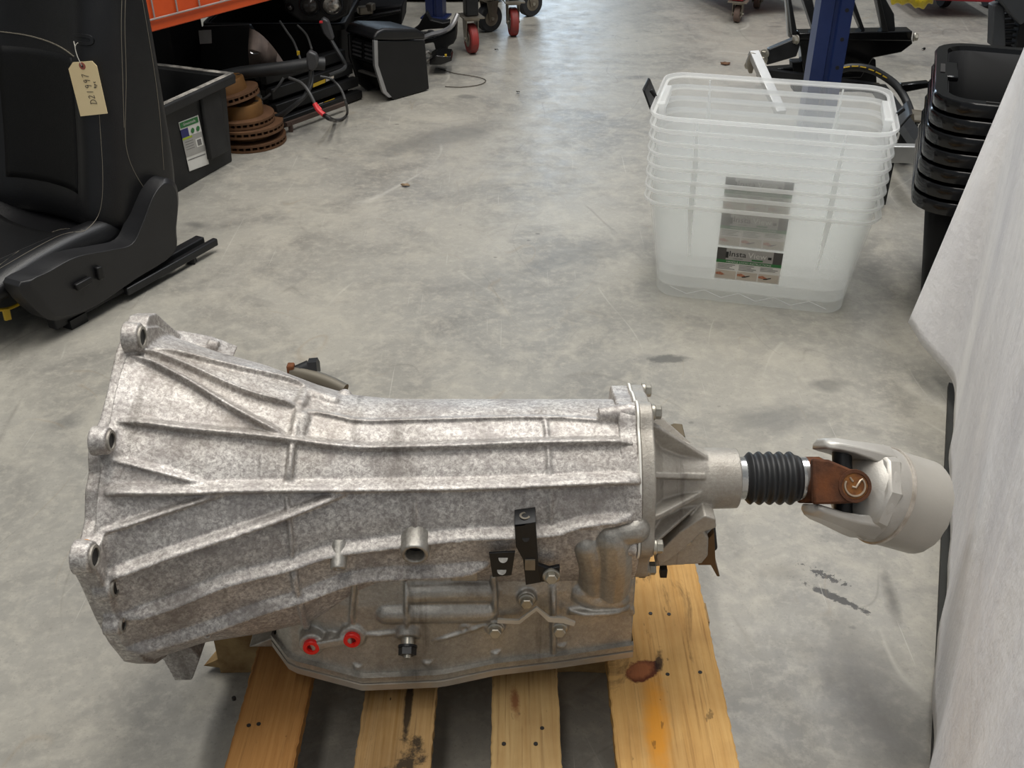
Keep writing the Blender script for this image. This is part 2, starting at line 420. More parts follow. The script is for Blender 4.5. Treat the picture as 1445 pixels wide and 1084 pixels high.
def rib(b, pts, trees, w=.006, h=.008, top=.45, sink=.004, step=9, curve=True, ends=True, ramp=0.0):
    if curve and len(pts) > 2: pts = [(p.x, p.y) for p in smooth([(x, y, 0) for x, y in pts], 4)]
    H = [q for q in (hit(x, y, trees, None) for x, y in px_path(pts, step)) if q]
    L = [q[0] for q in H]; N = [q[1] for q in H]
    for _ in range(2):
        N = [(N[max(i - 1, 0)] + N[i] * 2 + N[min(i + 1, len(N) - 1)]).normalized() for i in range(len(N))]
        L = [L[0]] + [(L[i - 1] + L[i] * 2 + L[i + 1]) / 4 for i in range(1, len(L) - 1)] + [L[-1]]
    rings = []
    for i, (p, n) in enumerate(zip(L, N)):
        t = (L[min(i + 1, len(L) - 1)] - L[max(i - 1, 0)]).normalized(); s = t.cross(n).normalized()
        e = 1.0
        if ends: e = min(1, .25 + i / 3.0, .25 + (len(L) - 1 - i) / 3.0)
        if ramp:
            g = w * (1 + ramp * e)
            rings.append([p - s * g - n * sink, p - s * g * .8 + n * h * e * .06, p - s * w * .6 + n * h * e * .8, p - s * w * .1 + n * h * e, p + s * w * .35 + n * h * e, p + s * w * .5 - n * sink]); continue
        rings.append([p - s * w - n * sink, p - s * w * .7 + n * h * e * .4, p - s * w * top + n * h * e, p + s * w * top + n * h * e, p + s * w * .7 + n * h * e * .4, p + s * w - n * sink])
    b.loft(rings); return b
def hexbolt(par, p, d, r=.008, h=.007, wr=None, name='bolt', mat=None):
    b = B(); p = V(p); d = V(d).normalized(); wr = wr or r * 1.25
    b.lathe(p - d * .002, d, [(0, wr), (.0035, wr), (.0045, wr * .85)], 20)
    b.lathe(p, d, [(.001, r), (h - .001, r), (h, r * .86)], 6)
    return b.build(name, mat or steel, par, angle=25)
def text_mesh(b, s, size, o, a, up, n, align='CENTER', lift=.0004):
    cu = bpy.data.curves.new('t', 'FONT'); cu.body = s; cu.size = size; cu.align_x = align; cu.align_y = 'CENTER'; cu.resolution_u = 2
    ob = bpy.data.objects.new('t', cu); COL.objects.link(ob); bpy.context.view_layer.update()
    me = bpy.data.meshes.new_from_object(ob.evaluated_get(bpy.context.evaluated_depsgraph_get()))
    vs = [V(o) + V(a) * v.co.x + V(up) * v.co.y + V(n) * lift for v in me.vertices]
    b.add(vs, [tuple(p.vertices) for p in me.polygons])
    bpy.data.objects.remove(ob); bpy.data.curves.remove(cu); bpy.data.meshes.remove(me); return b

# ------------------------------------------------------------------ floor
fl = B().box((0, 5, -.05), (16, 18, .1)).build('floor', concrete, None, smooth_=False)
fl['kind'] = 'structure'

wallm = M('painted_block_wall', C(190, 188, 182), .8, 0, C(176, 174, 168), 1.5)
def wall(name, boxes):
    b = B()
    for c, sz in boxes: b.box(c, sz)
    o = b.build(name, wallm, None, smooth_=False); o['kind'] = 'structure'
wall('wall_left', [((-7.9, 5, 2.6), (.2, 18, 5.2))]); wall('wall_right', [((7.9, 5, 2.6), (.2, 18, 5.2))])
wall('wall_back', [((-4.85, 13.9, 2.6), (6.3, .2, 5.2)), ((4.6, 13.9, 2.6), (6.8, .2, 5.2)), ((-.25, 13.9, 4.3), (2.9, .2, 1.8))])
# ------------------------------------------------------------------ pallet
ZT = .125
pal = root('wooden_pallet', (0, 1.0, 0), 'worn wooden pallet with spaced deck boards under the transmission', 'pallet')
def slat(x0, x1, y0, y1, mat, seed, wob=.0009, th=.018):
    rnd = random.Random(seed); b = B(); rings = []
    n = 170
    for i in range(n + 1):
        y = y0 + (y1 - y0) * i / n; l = rnd.uniform(-wob, wob); r = rnd.uniform(-wob, wob); z = ZT + rnd.uniform(-.0004, .0004)
        rings.append([(x0 + l, y, ZT - th), (x0 + l, y, z - .0015), (x0 + l + .002, y, z), (x1 + r - .002, y, z), (x1 + r, y, z - .0015), (x1 + r, y, ZT - th)])
    b.loft([[V(q) for q in r] for r in rings])
    return b.build('deck_board', mat, pal, angle=30)
slats = [(-.352, -.268, wood[0]), (-.194, -.1, wood[1]), (-.026, .061, wood[2]), (.129, .279, wood[3])]
SL = [slat(a, b, .50, 1.52, m, i) for i, (a, b, m) in enumerate(slats)]
for yy, x0, x1 in ((.54, -.40, .286), (1.09, -.437, .286), (1.48, -.40, .286)):
    b = B(); rnd = random.Random(int(yy * 100))
    rings = []
    for x in np.linspace(x0, x1, 16):
        e = rnd.uniform(-.002, .002); z0 = .001
        rings.append([V((x, yy - .019 + e, z0)), V((x, yy + .019 + e, z0)), V((x, yy + .019 + e, ZT - .0185)), V((x, yy - .019 + e, ZT - .0185))])
    b.loft(rings); st = b.build('stringer', wood_end, pal, angle=40)
b = B(); b.add([(-.437, 1.07, .03), (-.437, 1.105, .03), (-.462, 1.074, .012), (-.437, 1.07, .012), (-.437, 1.105, .012)], [(0, 1, 2), (0, 2, 3), (1, 4, 2), (3, 2, 4), (0, 3, 4, 1)])
b.build('splinter', wood_end, pal, smooth_=False)
for x, y in ((711, 1050), (756, 1050), (765, 1028), (918, 866), (944, 867), (988, 949), (942, 952), (351, 1024), (365, 1022), (330, 985)):
    p = atz(x, y, ZT); B().cyl(p - V((0, 0, .003)), p + V((0, 0, .0008)), .0028, n=10).build('nail', hole, pal)

# ------------------------------------------------------------------ transmission
AY, AZ = 1.05, .385                    # axis of the gearbox
tr = root('transmission', (0, AY, ZT), 'grey cast aluminium automatic transmission with ribbed bell housing lying on the pallet', 'transmission')
TH = [-140, -90, -38, 0, 30, 52, 75, 100, 128, 142, 180]
TX = [-.456, -.435, -.385, -.32, -.257, -.212, -.15, .153]
TR = np.array([[.20, .196, .189, .186, .174, .184, .207, .214, .225, .229, .212],
               [.197, .191, .181, .176, .167, .176, .196, .207, .219, .223, .208],
               [.185, .175, .164, .160, .157, .163, .177, .19, .203, .206, .2],
               [.17, .16, .146, .142, .142, .147, .158, .171, .192, .197, .19],
               [.155, .14, .121, .120, .122, .127, .137, .150, .176, .183, .18],
               [.14, .125, .1075, .109, .114, .119, .126, .135, .157, .166, .17],
               [.13, .115, .101, .105, .110, .115, .120, .125, .138, .148, .15],
               [.12, .112, .101, .104, .108, .112, .116, .119, .125, .13, .13]])
NT_, NX_ = 120, 100
tha = np.linspace(-180, 180, NT_, endpoint=False)
THx = np.array([TH[-1] - 360] + TH + [TH[0] + 360, TH[1] + 360])
xs = np.linspace(TX[0], TX[-1], NX_)
grid = np.zeros((NX_, NT_))
for i, x in enumerate(xs):
    row = np.array([np.interp(x, TX, TR[:, j]) for j in range(len(TH))])
    rr = np.concatenate([[row[-1]], row, row[:2]]); grid[i] = np.interp(tha, THx, rr)
for _ in range(3): grid = (np.roll(grid, 1, 1) + 2 * grid + np.roll(grid, -1, 1)) / 4
for _ in range(3): grid[1:-1] = (grid[:-2] + 2 * grid[1:-1] + grid[2:]) / 4
def axp(x, th, r):
    t = math.radians(th); return V((x, AY - r * math.sin(t), AZ + r * math.cos(t)))
b = B(); b.loft([[axp(xs[i], tha[j], grid[i, j]) for j in range(NT_)] for i in range(NX_)])
CAST = b; tc = BVHTree.FromPolygons(b.v, b.f)
# valve body housing below, following the pan rail
RAIL = [(-.312, -.100, -.19), (-.285, -.128, -.205), (-.19, -.15, -.215), (-.09, -.146, -.213), (-.02, -.128, -.212), (.06, -.118, -.21), (.158, -.104, -.205)]
RXs = [r[0] for r in RAIL]
def railp(x):
    return np.interp(x, RXs, [r[1] for r in RAIL]), np.interp(x, RXs, [r[2] for r in RAIL])
rings = []
for x in np.linspace(-.305, .156, 60):
    dy, dz = railp(x); half = [(-.06, -.02), (dy * .78, -.055), (dy * .86, -.10), (dy * .90, -.15), (dy * .955, dz + .012), (dy * .955, dz)]
    far = [(-p[0] * 1.0, p[1]) for p in reversed(half)]
    rings.append([V((x, AY + p[0], AZ + p[1])) for p in half + far])
HOUS = B(); HOUS.loft(rings); th_ = BVHTree.FromPolygons(HOUS.v, HOUS.f)
def rail_strip(z0, z1, out, name, mat):
    b = B(); rings = []
    loop = [(x, *railp(x)) for x in np.linspace(-.312, .158, 40)]
    P = [(x, dy, dz, 1) for x, dy, dz in loop] + [(x, -dy, dz, -1) for x, dy, dz in reversed(loop)]
    for zz, oo in ((z0, 0), (z0, out), (z1, out), (z1, 0)):
        rings.append([V((x + (oo if k > 20 and k < 60 else (-oo if x < -.3 else 0)) * .0, AY + dy * (.94 + oo), AZ + dz + zz)) for k, (x, dy, dz, s) in enumerate(P)])
    b.loft(rings + [rings[0]], True, False)
    return b.build(name, mat, tr, angle=40, bevel=.0015)
rail_strip(.004, .013, .07, 'case_rail', cast_low)
rail_strip(-.0075, .0025, .085, 'pan_rail', pan_mat)
b = B(); rings = []
for x in np.linspace(-.30, .156, 46):
    dy, dz = railp(x); u = (x + .30) / .456
    dep = .030 * min(1, u * 6, (1 - u) * 7 + .2) * (1 - .22 * math.exp(-((x + .015) / .018) ** 2) - .3 * math.exp(-((x - .07) / .012) ** 2))
    zb = max(AZ + dz - .006 - dep, ZT + .0008)
    rings.append([V((x, AY + dy * .93, AZ + dz)), V((x, AY + dy * .86, zb + .008)), V((x, AY + dy * .76, zb)), V((x, AY - dy * .76, zb)), V((x, AY - dy * .86, zb + .008)), V((x, AY - dy * .93, AZ + dz))])
b.loft(rings); b.build('oil_pan', pan_mat, tr, angle=50)
T2 = [tc, th_]

# bell flange: near outline read on the plane of the flange, far half closed symmetrically
FXP = -.472
near = [(175, 463), (162, 498), (151, 549), (140, 592), (133, 605), (124, 615), (123, 649), (124, 668), (119, 692), (118, 734), (112, 760), (98, 789), (101, 804), (112, 825), (135, 876), (152, 907), (174, 934), (192, 937)]
po = [onp(x, y, (FXP, 0, 0), (1, 0, 0)) for x, y in near]
far = [axp(FXP, a, r) for a, r in ((150, .232), (165, .215), (180, .212), (200, .215), (225, .228), (250, .225), (270, .215), (285, .222), (300, .205), (320, .198), (335, .212), (342, .212))]
b = B(); outer = po + far
inner = [V((p.x, AY + (p.y - AY) * .80, AZ + (p.z - AZ) * .80)) for p in outer]
dx = V((.026, 0, 0))
b.loft([inner, outer, [p + dx for p in outer], [p + dx for p in inner], inner], True, False)
tf = BVHTree.FromPolygons(b.v, b.f); CAST.add(b.v, b.f); T3 = [tc, th_, tf]
for x, y, ro in ((203, 476, .017), (159, 622, .015), (136, 786, .017), (165, 829, .014), (176, 882, .011)):
    p = onp(x, y, (-.438, 0, 0), (1, 0, 0))
    CAST.cyl((-.46, p.y, p.z), (-.441, p.y, p.z), ro * 1.12, ro, 24)
    bb = B().ring((-.443, p.y, p.z), (1, 0, 0), ro * .78, ro * .58, .0045, 24).build('bore_lip', cast_tail, tr)
    B().cyl((-.444, p.y, p.z), (-.4402, p.y, p.z), ro * .6, n=20).build('bore', lab_black, bb)
# ear at the top of the flange
b = B(); q = [onp(x, y, (-.47, 0, 0), (1, 0, 0)) for x, y in ((172, 474), (176, 462), (194, 461), (206, 470), (206, 495), (176, 505))]
CAST.prism(q, (.028, 0, 0))
# foot tab under the bell
b = B(); q = [onp(x, y, (-.43, 0, 0), (1, 0, 0)) for x, y in ((232, 932), (248, 961), (268, 960), (280, 932))]
q = [aty(x, y, .965) for x, y in ((228, 928), (247, 961), (271, 960), (282, 930), (270, 915), (240, 915))]
CAST.prism(q, (0, .05, .0))

RIBS = [([(218, 493), (289, 511), (345, 525), (396, 536), (436, 549)], .005, .006),
        ([(192, 494), (260, 520), (331, 552), (374, 566), (421, 576)], .005, .008),
        ([(184, 503), (260, 541), (317, 575), (360, 598), (408, 622)], .005, .009),
        ([(167, 596), (260, 609), (345, 617), (405, 624), (455, 631), (520, 636), (650, 633), (770, 629), (893, 627)], .0055, .009),
        ([(158, 651), (232, 670), (296, 687)], .004, .006),
        ([(121, 698), (260, 697), (331, 694), (500, 692), (700, 688), (904, 680)], .006, .012),
        ([(147, 752), (232, 724), (317, 697)], .0045, .008),
        ([(139, 818), (228, 786), (346, 748), (408, 727), (487, 697)], .006, .011),
        ([(169, 873), (257, 844), (316, 820), (405, 798), (470, 777), (567, 764), (656, 755), (724, 752), (784, 749), (820, 738), (892, 731)], .006, .011),
        ([(178, 916), (287, 884), (375, 854), (419, 842), (501, 813), (572, 806), (636, 803), (690, 797)], .006, .011),
        ([(422, 575), (413, 622), (406, 695)], .006, .007),
        ([(404, 699), (409, 745), (413, 795)], .004, .006),
        ([(413, 800), (418, 828), (434, 890)], .006, .007),
        ([(766, 574), (773, 626), (776, 686)], .004, .004),
        ([(776, 690), (778, 750)], .003, .003),
        ([(428, 581), (479, 591), (510, 597), (611, 595), (766, 592), (870, 598)], .004, .004),
        ([(585, 700), (586, 755)], .002, .004),
        ([(573, 818), (575, 893)], .004, .009), ([(696, 812), (699, 872)], .005, .009), ([(780, 826), (781, 930)], .005, .007),
        ([(513, 896), (565, 892)], .004, .004), ([(802, 862), (896, 857)], .006, .010), ([(892, 858), (898, 905)], .004, .005),
        ([(500, 815), (497, 885)], .005, .006), ([(820, 745), (890, 735)], .005, .007),
        ([(612, 905), (690, 880)], .003, .003)]
for pts, w, h in RIBS:
    rib(CAST if min(y for _, y in pts) < 810 else HOUS, pts, T2, w, h * 1.25, sink=.008, ramp=((1.5 if max(y for _, y in pts) < 700 else .7) if abs(pts[-1][0] - pts[0][0]) > 60 and min(y for _, y in pts) < 810 else 0))
# bosses, bulges and pads cast onto the case
def bulge(pts, r, name='casting_bulge', mat=None, sink=.35, n=14):
    L = [hit(x, y, T2) for x, y in pts]
    P = [p - nn * r * sink for p, nn in L]
    b = CAST if mat is cast_al else HOUS
    if len(P) == 1: b.ball(P[0], r)
    else:
        b.tube(P, r, n, 4); b.ball(P[0], r); b.ball(P[-1], r)
bulge([(866, 766), (866, 800), (864, 834)], .027, sink=.55); bulge([(828, 776), (834, 800), (838, 832)], .018, sink=.5); bulge([(878, 756), (898, 752)], .018, sink=.5)
bulge([(822, 838), (842, 848), (872, 848)], .018, sink=.55)
bulge([(545, 868), (620, 867), (688, 866)], .015, sink=.45); bulge([(585, 838), (640, 836), (690, 836)], .017, sink=.5)
bulge([(425, 590), (418, 618)], .014, mat=cast_al, sink=.5); bulge([(440, 556), (470, 566)], .010, mat=cast_al)
bulge([(487, 556)], .010, mat=cast_al); bulge([(433, 552), (424, 570)], .009, mat=cast_al)
def boss(x, y, d, ro, ri, h, name='boss', mat=cast_low, sink=.01):
    p, n = hit(x, y, T2); d = V(d).normalized()
    (CAST if mat is cast_al else HOUS).lathe(p - d * sink, d, [(0, ro * 1.25), (sink + h - .001, ro), (sink + h, ro * .94), (sink + h, ri), (max(.001, sink + h - ri * 2.2), ri * .92)], 24)
    if ri > .003: B().cyl(p + d * (h - ri * 1.9), p + d * (h - ri * 1.4), ri * .95, n=20).build('bore', hole, tr)
boss(587, 764, (0, -1, -.12), .0165, .0115, .022)
boss(479, 776, (0, -.8, -.5), .0095, .0035, .024)
boss(656, 887, (0, -1, .1), .0065, .0035, .003)
for x, y in ((505, 936), (603, 931), (699, 917), (793, 907)): boss(x, y, (0, -.5, 1), .0065, .002, -.001, sink=.02)
boss(292, 893, (0, -1, 0), .007, .0035, .005, mat=cast_al)
p, n = hit(655, 806, T2); HOUS.box(p + n * .002, (.033, .016, .017))
# oil cooler ports with red plugs
pr = [hit(x, y, T2) for x, y in ((440, 911), (467, 907), (497, 901))]
pd = V((.02, -.95, .12)).normalized(); po_ = []
b = HOUS; yb = min(q[0].y for q in pr) - .006
cs = [aty(440, 911, yb), aty(467, 907, yb), aty(497, 901, yb)]
for c, r in zip(cs, (.0165, .009, .0165)): b.lathe(c - pd * .03, pd, [(0, r * 1.15), (.029, r), (.030, r * .95)], 28)
b.bar(cs[0] - pd * .012, cs[2] - pd * .012, .012, .034, up=pd)
for c in (cs[0], cs[2]):
    b = B(); b.lathe(c, pd, [(-.001, .0105), (.005, .0105), (.006, .0095), (.006, .0055), (.001, .005)], 24); pl = b.build('plug', red, tr, label='red plastic plug')
    B().cyl(c + pd * .0012, c + pd * .002, .005, n=16).build('plug_recess', M('deep_red', C(120, 12, 12), .5) if 'deep_red' not in MATS else MATS['deep_red'], pl)
hexbolt(tr, cs[1], pd, .0042, .003)
p, n = hit(370, 916, T2)
b = B(); q = [aty(x, y, .97) for x, y in ((348, 914), (420, 886), (432, 872), (432, 912))]; HOUS.prism(q, (0, .06, 0))
# sensor with black hex nut
p, n = hit(576, 895, T2); sd = V((0, -.72, -.45)).normalized()
HOUS.lathe(p - sd * .02, sd, [(0, .018), (.024, .0148), (.025, .0138)], 28)
B().lathe(p, sd, [(0, .008), (.016, .008)], 20).build('sensor_stem', steel, tr)
nb = B().lathe(p, sd, [(.014, .0118), (.017, .0122)], 24); nb.lathe(p, sd, [(.017, .0112), (.026, .0112)], 6); nb.build('sensor_nut', black_steel, tr)
B().lathe(p, sd, [(.026, .005), (.030, .0046)], 16).build('sensor_tip', steel, tr)
# black shift cable bracket
yb = hit(742, 800, T2)[0].y - .018
br = lambda pts, Y=yb: [aty(x, y, Y) for x, y in pts]
b = B(); b.prism(br([(726, 741), (756, 737), (760, 800), (764, 822), (742, 826), (738, 790), (728, 772)]), (0, .004, 0)); plate = b.build('bracket_plate', black_steel, tr, bevel=.0006)
b = B(); q0 = br([(726, 741), (756, 737)]); q1 = [q + V((0, .024, .003)) for q in q0]; b.prism([q0[0], q0[1], q1[1], q1[0]], (0, 0, -.003)); b.build('bracket_top_tab', black_steel, plate, bevel=.0006)
tb = (q0[0] + q0[1] + q1[0] + q1[1]) / 4
B().ring(tb + V((0, 0, -.0005)), (0, 0, 1), .0065, .004, .0012, 20).build('tab_hole', zinc, plate)
B().cyl(aty(742, 760, yb - .0004), aty(742, 760, yb + .001), .0042, n=18).build('plate_hole', hole, plate)
B().box(aty(748, 797, yb - .001), (.012, .002, .016)).build('plate_slot', zinc, plate)
b = B(); b.prism(br([(690, 781), (727, 779), (722, 812), (695, 815)]), (0, .003, 0)); fp = b.build('bracket_flag', black_steel, tr, bevel=.0005)
for x, y in ((710, 788), (708, 805)): B().cyl(aty(x, y, yb - .0004), aty(x, y, yb + .0005), .0055, n=18).build('flag_hole', cast_low, fp)
b = B(); b.prism(br([(758, 797), (775, 803), (790, 800), (790, 818), (764, 822)]), (0, .006, 0)); b.build('bracket_foot', black_steel, tr, bevel=.001)
bd = V((0, -.97, .1))
hexbolt(tr, aty(778, 813, yb - .002), bd, .0075, .008, .0105)
for x, y in ((743, 842), (699, 883), (789, 882)):
    p, n = hit(x, y, T2); p = p + bd * .008
    HOUS.lathe(p - bd * .03, bd, [(0, .016), (.028, .0115)], 20); hexbolt(tr, p, bd, .0078, .009, .0102)
ys = hit(740, 870, T2)[0].y - .013
b = B(); b.prism([aty(x, y, ys) for x, y in ((702, 875), (732, 876), (757, 857), (776, 872), (797, 873), (812, 879), (810, 884), (795, 880), (774, 878), (757, 862), (733, 881), (702, 880))], (0, .003, 0)); b.build('spring_clip', M('bright_zinc', C(212, 206, 194), .4, .3), tr, angle=20)
# pipe at the far side of the waist
b = B(); b.tube([aty(486, 552, 1.16), aty(462, 540, 1.17), aty(432, 530, 1.18), aty(412, 527, 1.185)], .0105, 14); b.build('breather_pipe', M('grey_pipe', C(92, 86, 74), .5, .3), tr)
b = B(); b.cyl(aty(414, 528, 1.185), aty(437, 518, 1.19), .010, n=14); b.lathe(aty(437, 518, 1.19), V((1, 0, .1)), [(0, .012), (.012, .012)], 6); b.build('pipe_fitting', black_steel, tr)
b = B(); b.box(aty(411, 523, 1.185), (.010, .012, .02)); b.build('pipe_bracket', rust, tr, bevel=.002)
b = CAST; b.lathe(aty(294, 488, 1.20), (1, 0, -.2), [(0, .010), (.014, .009), (.014, .004), (.004, .004)], 16)
b = CAST; b.prism([aty(x, y, 1.19) for x, y in ((215, 482), (245, 481), (292, 490), (330, 505), (300, 520), (215, 500))], (0, .03, 0))

# rear joint: case flange, gasket, tail housing
RF = .113
def rear_disc(x0, x1, r, ears, name, mat, bev=.002):
    P = []
    for a in range(0, 360, 4):
        rr = r
        for ea, er in ears:
            d = abs((a - ea + 180) % 360 - 180); rr = max(rr, r + er * max(0, 1 - (d / 12) ** 2))
        P.append((a, rr))
    b = B(); b.loft([[axp(x, a, rr) for a, rr in P] for x in (x0, x1)]); return b.build(name, mat, tr, angle=50, bevel=bev)
EARS = [(-42, .010), (8, .012), (98, .012), (135, .014), (-100, .01), (-160, .01), (190, .01)]
rear_disc(.128, .150, RF - .003, EARS, 'case_rear_flange', cast_al)
rear_disc(.150, .1525, RF + .0005, EARS, 'gasket', gasket, 0)
rear_disc(.1525, .170, RF - .002, EARS, 'tail_flange', cast_tail)
for a in (-42, 8, 98, 135): hexbolt(tr, axp(.171, a, RF + .001), (1, 0, 0), .0085, .010, .010)
for a in (8, 98): CAST.cyl(axp(.105, a, RF - .004), axp(.150, a, RF + .001), .010, .0125)
XT = .288
b = B(); b.lathe((.165, AY, AZ), (1, 0, 0), [(0, .088), (.004, .086), (.02, .062), (.045, .048), (.07, .042), (.08, .0395), (XT - .165 - .001, .0385), (XT - .165, .0375), (XT - .165, .029), (XT - .18, .029)], 48)
TAIL = b
for a, r0, x1, r1 in ((-38, .098, .235, .041), (12, .104, .245, .041), (50, .100, .240, .043), (80, .104, .237, .042), (108, .10, .235, .042), (-85, .10, .235, .041), (-140, .10, .24, .041), (165, .1, .24, .04)):
    t = math.radians(a); side = V((0, -math.cos(t), -math.sin(t))) * .0035
    q = [axp(.168, a, .03), axp(.168, a, r0), axp(.178, a, r0 - .006), axp(x1, a, r1), axp(x1 + .006, a, .03)]
    TAIL.prism([p - side for p in q], side * 2)
# mount arm and rubber mount below the tail
Ym = .985
b = B(); b.prism([aty(x, y, Ym) for x, y in ((925, 785), (958, 752), (995, 728), (1010, 733), (1011, 745), (990, 752), (965, 775), (930, 800))], (0, .10, 0)); TAIL.add(b.v, b.f)
b = B(); b.prism([aty(x, y, Ym + .012) for x, y in ((925, 775), (990, 745), (1000, 760), (999, 785), (990, 796), (925, 800))], (0, .08, 0)); TAIL.add(b.v, b.f)
hexbolt(tr, aty(969, 762, Ym + .008), (0, -1, 0), .006, .006)
b = B(); b.prism([aty(x, y, Ym + .02) for x, y in ((985, 798), (1000, 760), (1008, 752), (1010, 795), (1016, 814), (1012, 814), (1003, 798))], (0, .06, 0)); b.build('mount_bracket', M('brown_bracket', C(104, 78, 48), .5, .3), tr, bevel=.001)
b = B(); b.prism([aty(x, y, Ym + .03) for x, y in ((1000, 742), (1010, 745), (1013, 775), (1008, 780))], (0, .05, 0)); rm = b.build('rubber_mount', rubber, tr, bevel=.002)
b = B(); b.prism([aty(x, y, Ym + .0292) for x, y in ((997, 742), (1004, 742), (1007, 761), (997, 755))], (0, .001, 0)); b.build('barcode_sticker', lab_white, rm)
for x, y in ((936, 806), (906, 806)): B().box(aty(x, y, 1.0), (.009, .012, .014)).build('mount_stud', hole, tr, bevel=.001)
b = B(); b.prism([aty(x, y, 1.14) for x, y in ((945, 619), (955, 615), (967, 616), (967, 626), (960, 632))], (0, .03, 0)); b.build('far_bracket', M('olive_bracket', C(92, 80, 58), .5, .3), tr, bevel=.001)
def fuse(b, name, mat, vox, it):
    o = b.build(name, mat, tr, angle=180)
    m = o.modifiers.new('fuse', 'REMESH'); m.mode = 'VOXEL'; m.voxel_size = vox; m.use_smooth_shade = True
    m = o.modifiers.new('fillet', 'SMOOTH'); m.factor = .5; m.iterations = it
    return o
fuse(CAST, 'bell_and_case_casting', cast_al, .0017, 3); fuse(HOUS, 'valve_body_casting', cast_low, .0016, 6); fuse(TAIL, 'tail_housing_casting', cast_tail, .0014, 2)
# chip of orange wood stuck to the bell
p, n = hit(122, 768, [tf, tc]); b = B()
chip = B(); chip.ball(p + n * .001, (.007, .004, .005)); chip.build('dirt_fleck', chip_mat, tr)

# ------------------------------------------------------------------ driveshaft stub
ds = root('driveshaft_stub', (.43, AY, AZ - .09), 'cut driveshaft end with rusty slip yoke, rubber boot and aluminium tube', 'driveshaft')
X0 = lambda px: (px - 722.5) / FPX * 1.327
b = B(); b.lathe((XT - .02, AY, AZ), (1, 0, 0), [(0, .020), (.06, .020)], 24); b.build('slip_shaft', steel, ds)
prof = []; xb0, xb1 = X0(1048), X0(1127); L = xb1 - xb0
for i in range(85):
    u = i / 84; env = .0272 +   .0072 * min(1, u * 9, (1 - u) * 9)
    prof.append((u * L, env - .0038 * (1 - math.cos(2 * math.pi * (u * 5.5 + .5))) / 2 * min(1, u * 9, (1 - u) * 9)))
b = B(); b.lathe((xb0, AY, AZ), (1, 0, 0), prof, 40); b.build('rubber_boot', rubber, ds, angle=80)
for x0, x1 in ((1037, 1051), (1122, 1136)):
    b = B(); b.lathe((X0(x0), AY, AZ), (1, 0, 0), [(0, .0268), (.0005, .0275), (X0(x1) - X0(x0) - .0005, .0275), (X0(x1) - X0(x0), .0268)], 36); b.build('boot_clamp', clampm, ds)
# rusty yoke
c2 = V((0, -.788, .616)); u2 = V((0, .616, .788))            # towards the viewer side and across it
J = V((X0(1190), AY, AZ - .010))
b = B(); b.lathe((X0(1131), AY, AZ - .003), (1, 0, 0), [(0, .0285), (.004, .030), (.022, .030), (.030, .026)], 32); yk = b.build('slip_yoke', rust, ds)
for sgn in (1, -1):
    def q(x, h): return V((x, AY, AZ)) + u2 * (h - .004) + c2 * sgn * .026
    x0 = X0(1134); jx = J.x
    pts = [q(x0, -.0285), q(x0, .0285), q(x0 + .02, .027)]
    pts += [q(jx + .0215 * math.cos(t), -.006 + .0215 * math.sin(t)) for t in [math.radians(a) for a in range(100, -101, -20)]]
    pts += [q(x0 + .02, -.0285)]
    b = B(); b.prism(pts, c2 * sgn * .014); b.build('yoke_ear', rust, yk, bevel=.003)
    cc = V((jx, AY, AZ)) - u2 * .010 + c2 * sgn * .040
    cap = B().ring(cc - c2 * sgn * .002, c2 * sgn, .0205, .0165, .004, 32).build('bearing_bore_lip', rust, yk)
    cp = B().cyl(cc - c2 * sgn * .003, cc + c2 * sgn * .0008, .0162, n=32).build('bearing_cap', M('orange_rust', C(140, 92, 42), .75, .2, C(104, 62, 32), 120) if 'orange_rust' not in MATS else MATS['orange_rust'], ds)
    if sgn > 0:
        b = B(); ax = V((1, 0, 0))
        pp = lambda a, r=.0125: cc + c2 * .0018 + (ax * math.cos(math.radians(a)) + u2 * math.sin(math.radians(a))) * r
        b.tube([pp(118), pp(118, .009), pp(112, .006)], .0012, 6, 0)
        b.tube([pp(a) for a in range(150, 405, 12)] + [pp(45, .010), pp(30, .004), pp(-60, .002), pp(-170, .004)], .0014, 6, 0)
        b.build('snap_ring', M('snap_ring_steel', C(176, 160, 140), .4, .6), cp)
b = B(); b.cyl(J - c2 * .035, J + c2 * .035, .0125, n=20); b.cyl(J - u2 * .045, J + u2 * .045, .0125, n=20); b.build('cross_spider', black_steel, ds)
dd = V((.915, .107, -.389)).normalized(); eu = (u2 - dd * u2.dot(dd)).normalized(); ec = dd.cross(eu)
if ec.dot(c2) < 0: ec = -ec
b = B(); prof = [(.012, .030), (.018, .046), (.026, .055), (.034, .0595), (.050, .0625), (.058, .063)]
b.lathe(J, dd, prof, 48); yoke = b.build('tube_yoke', alu_yoke, ds, angle=50)
b = B(); b.lathe(J, dd, [(.022, .046), (.026, .060), (.040, .0645), (.046, .062)], 9, up=(.1, .3, 1)); b.build('faceted_collar', alu_yoke, yoke, bevel=.003, angle=20)
for sgn, tip in ((1, 0), (-1, 0)):
    def e(s_, h, w): return J + dd * s_ + eu * sgn * h + ec * w
    rings = []
    for s_, h0, h1, w in ((.045, .030, .061, .040), (.030, .032, .060, .038), (.012, .036, .058, .032), (-.010, .038, .055, .027), (-.030, .037, .053, .024), (-.042, .036, .050, .018), (-.046, .038, .047, .012)):
        rings.append([e(s_, h0, -w), e(s_, h0, w), e(s_, (h0 + h1) / 2, w * 1.05), e(s_, h1, w * .6), e(s_, h1, -w * .6), e(s_, (h0 + h1) / 2, -w * 1.05)])
    b = B(); b.loft(rings); b.build('yoke_arm', alu_yoke, yoke, bevel=.004, seg=3)
b = B(); b.lathe(J + dd * .056, dd, [(0, .061), (.0015, .0650), (.004, .0655), (.006, .0648), (.007, .062)], 56); b.build('weld_seam', weld, ds)
rnd = random.Random(3); b = B(); n = 72; rings = []
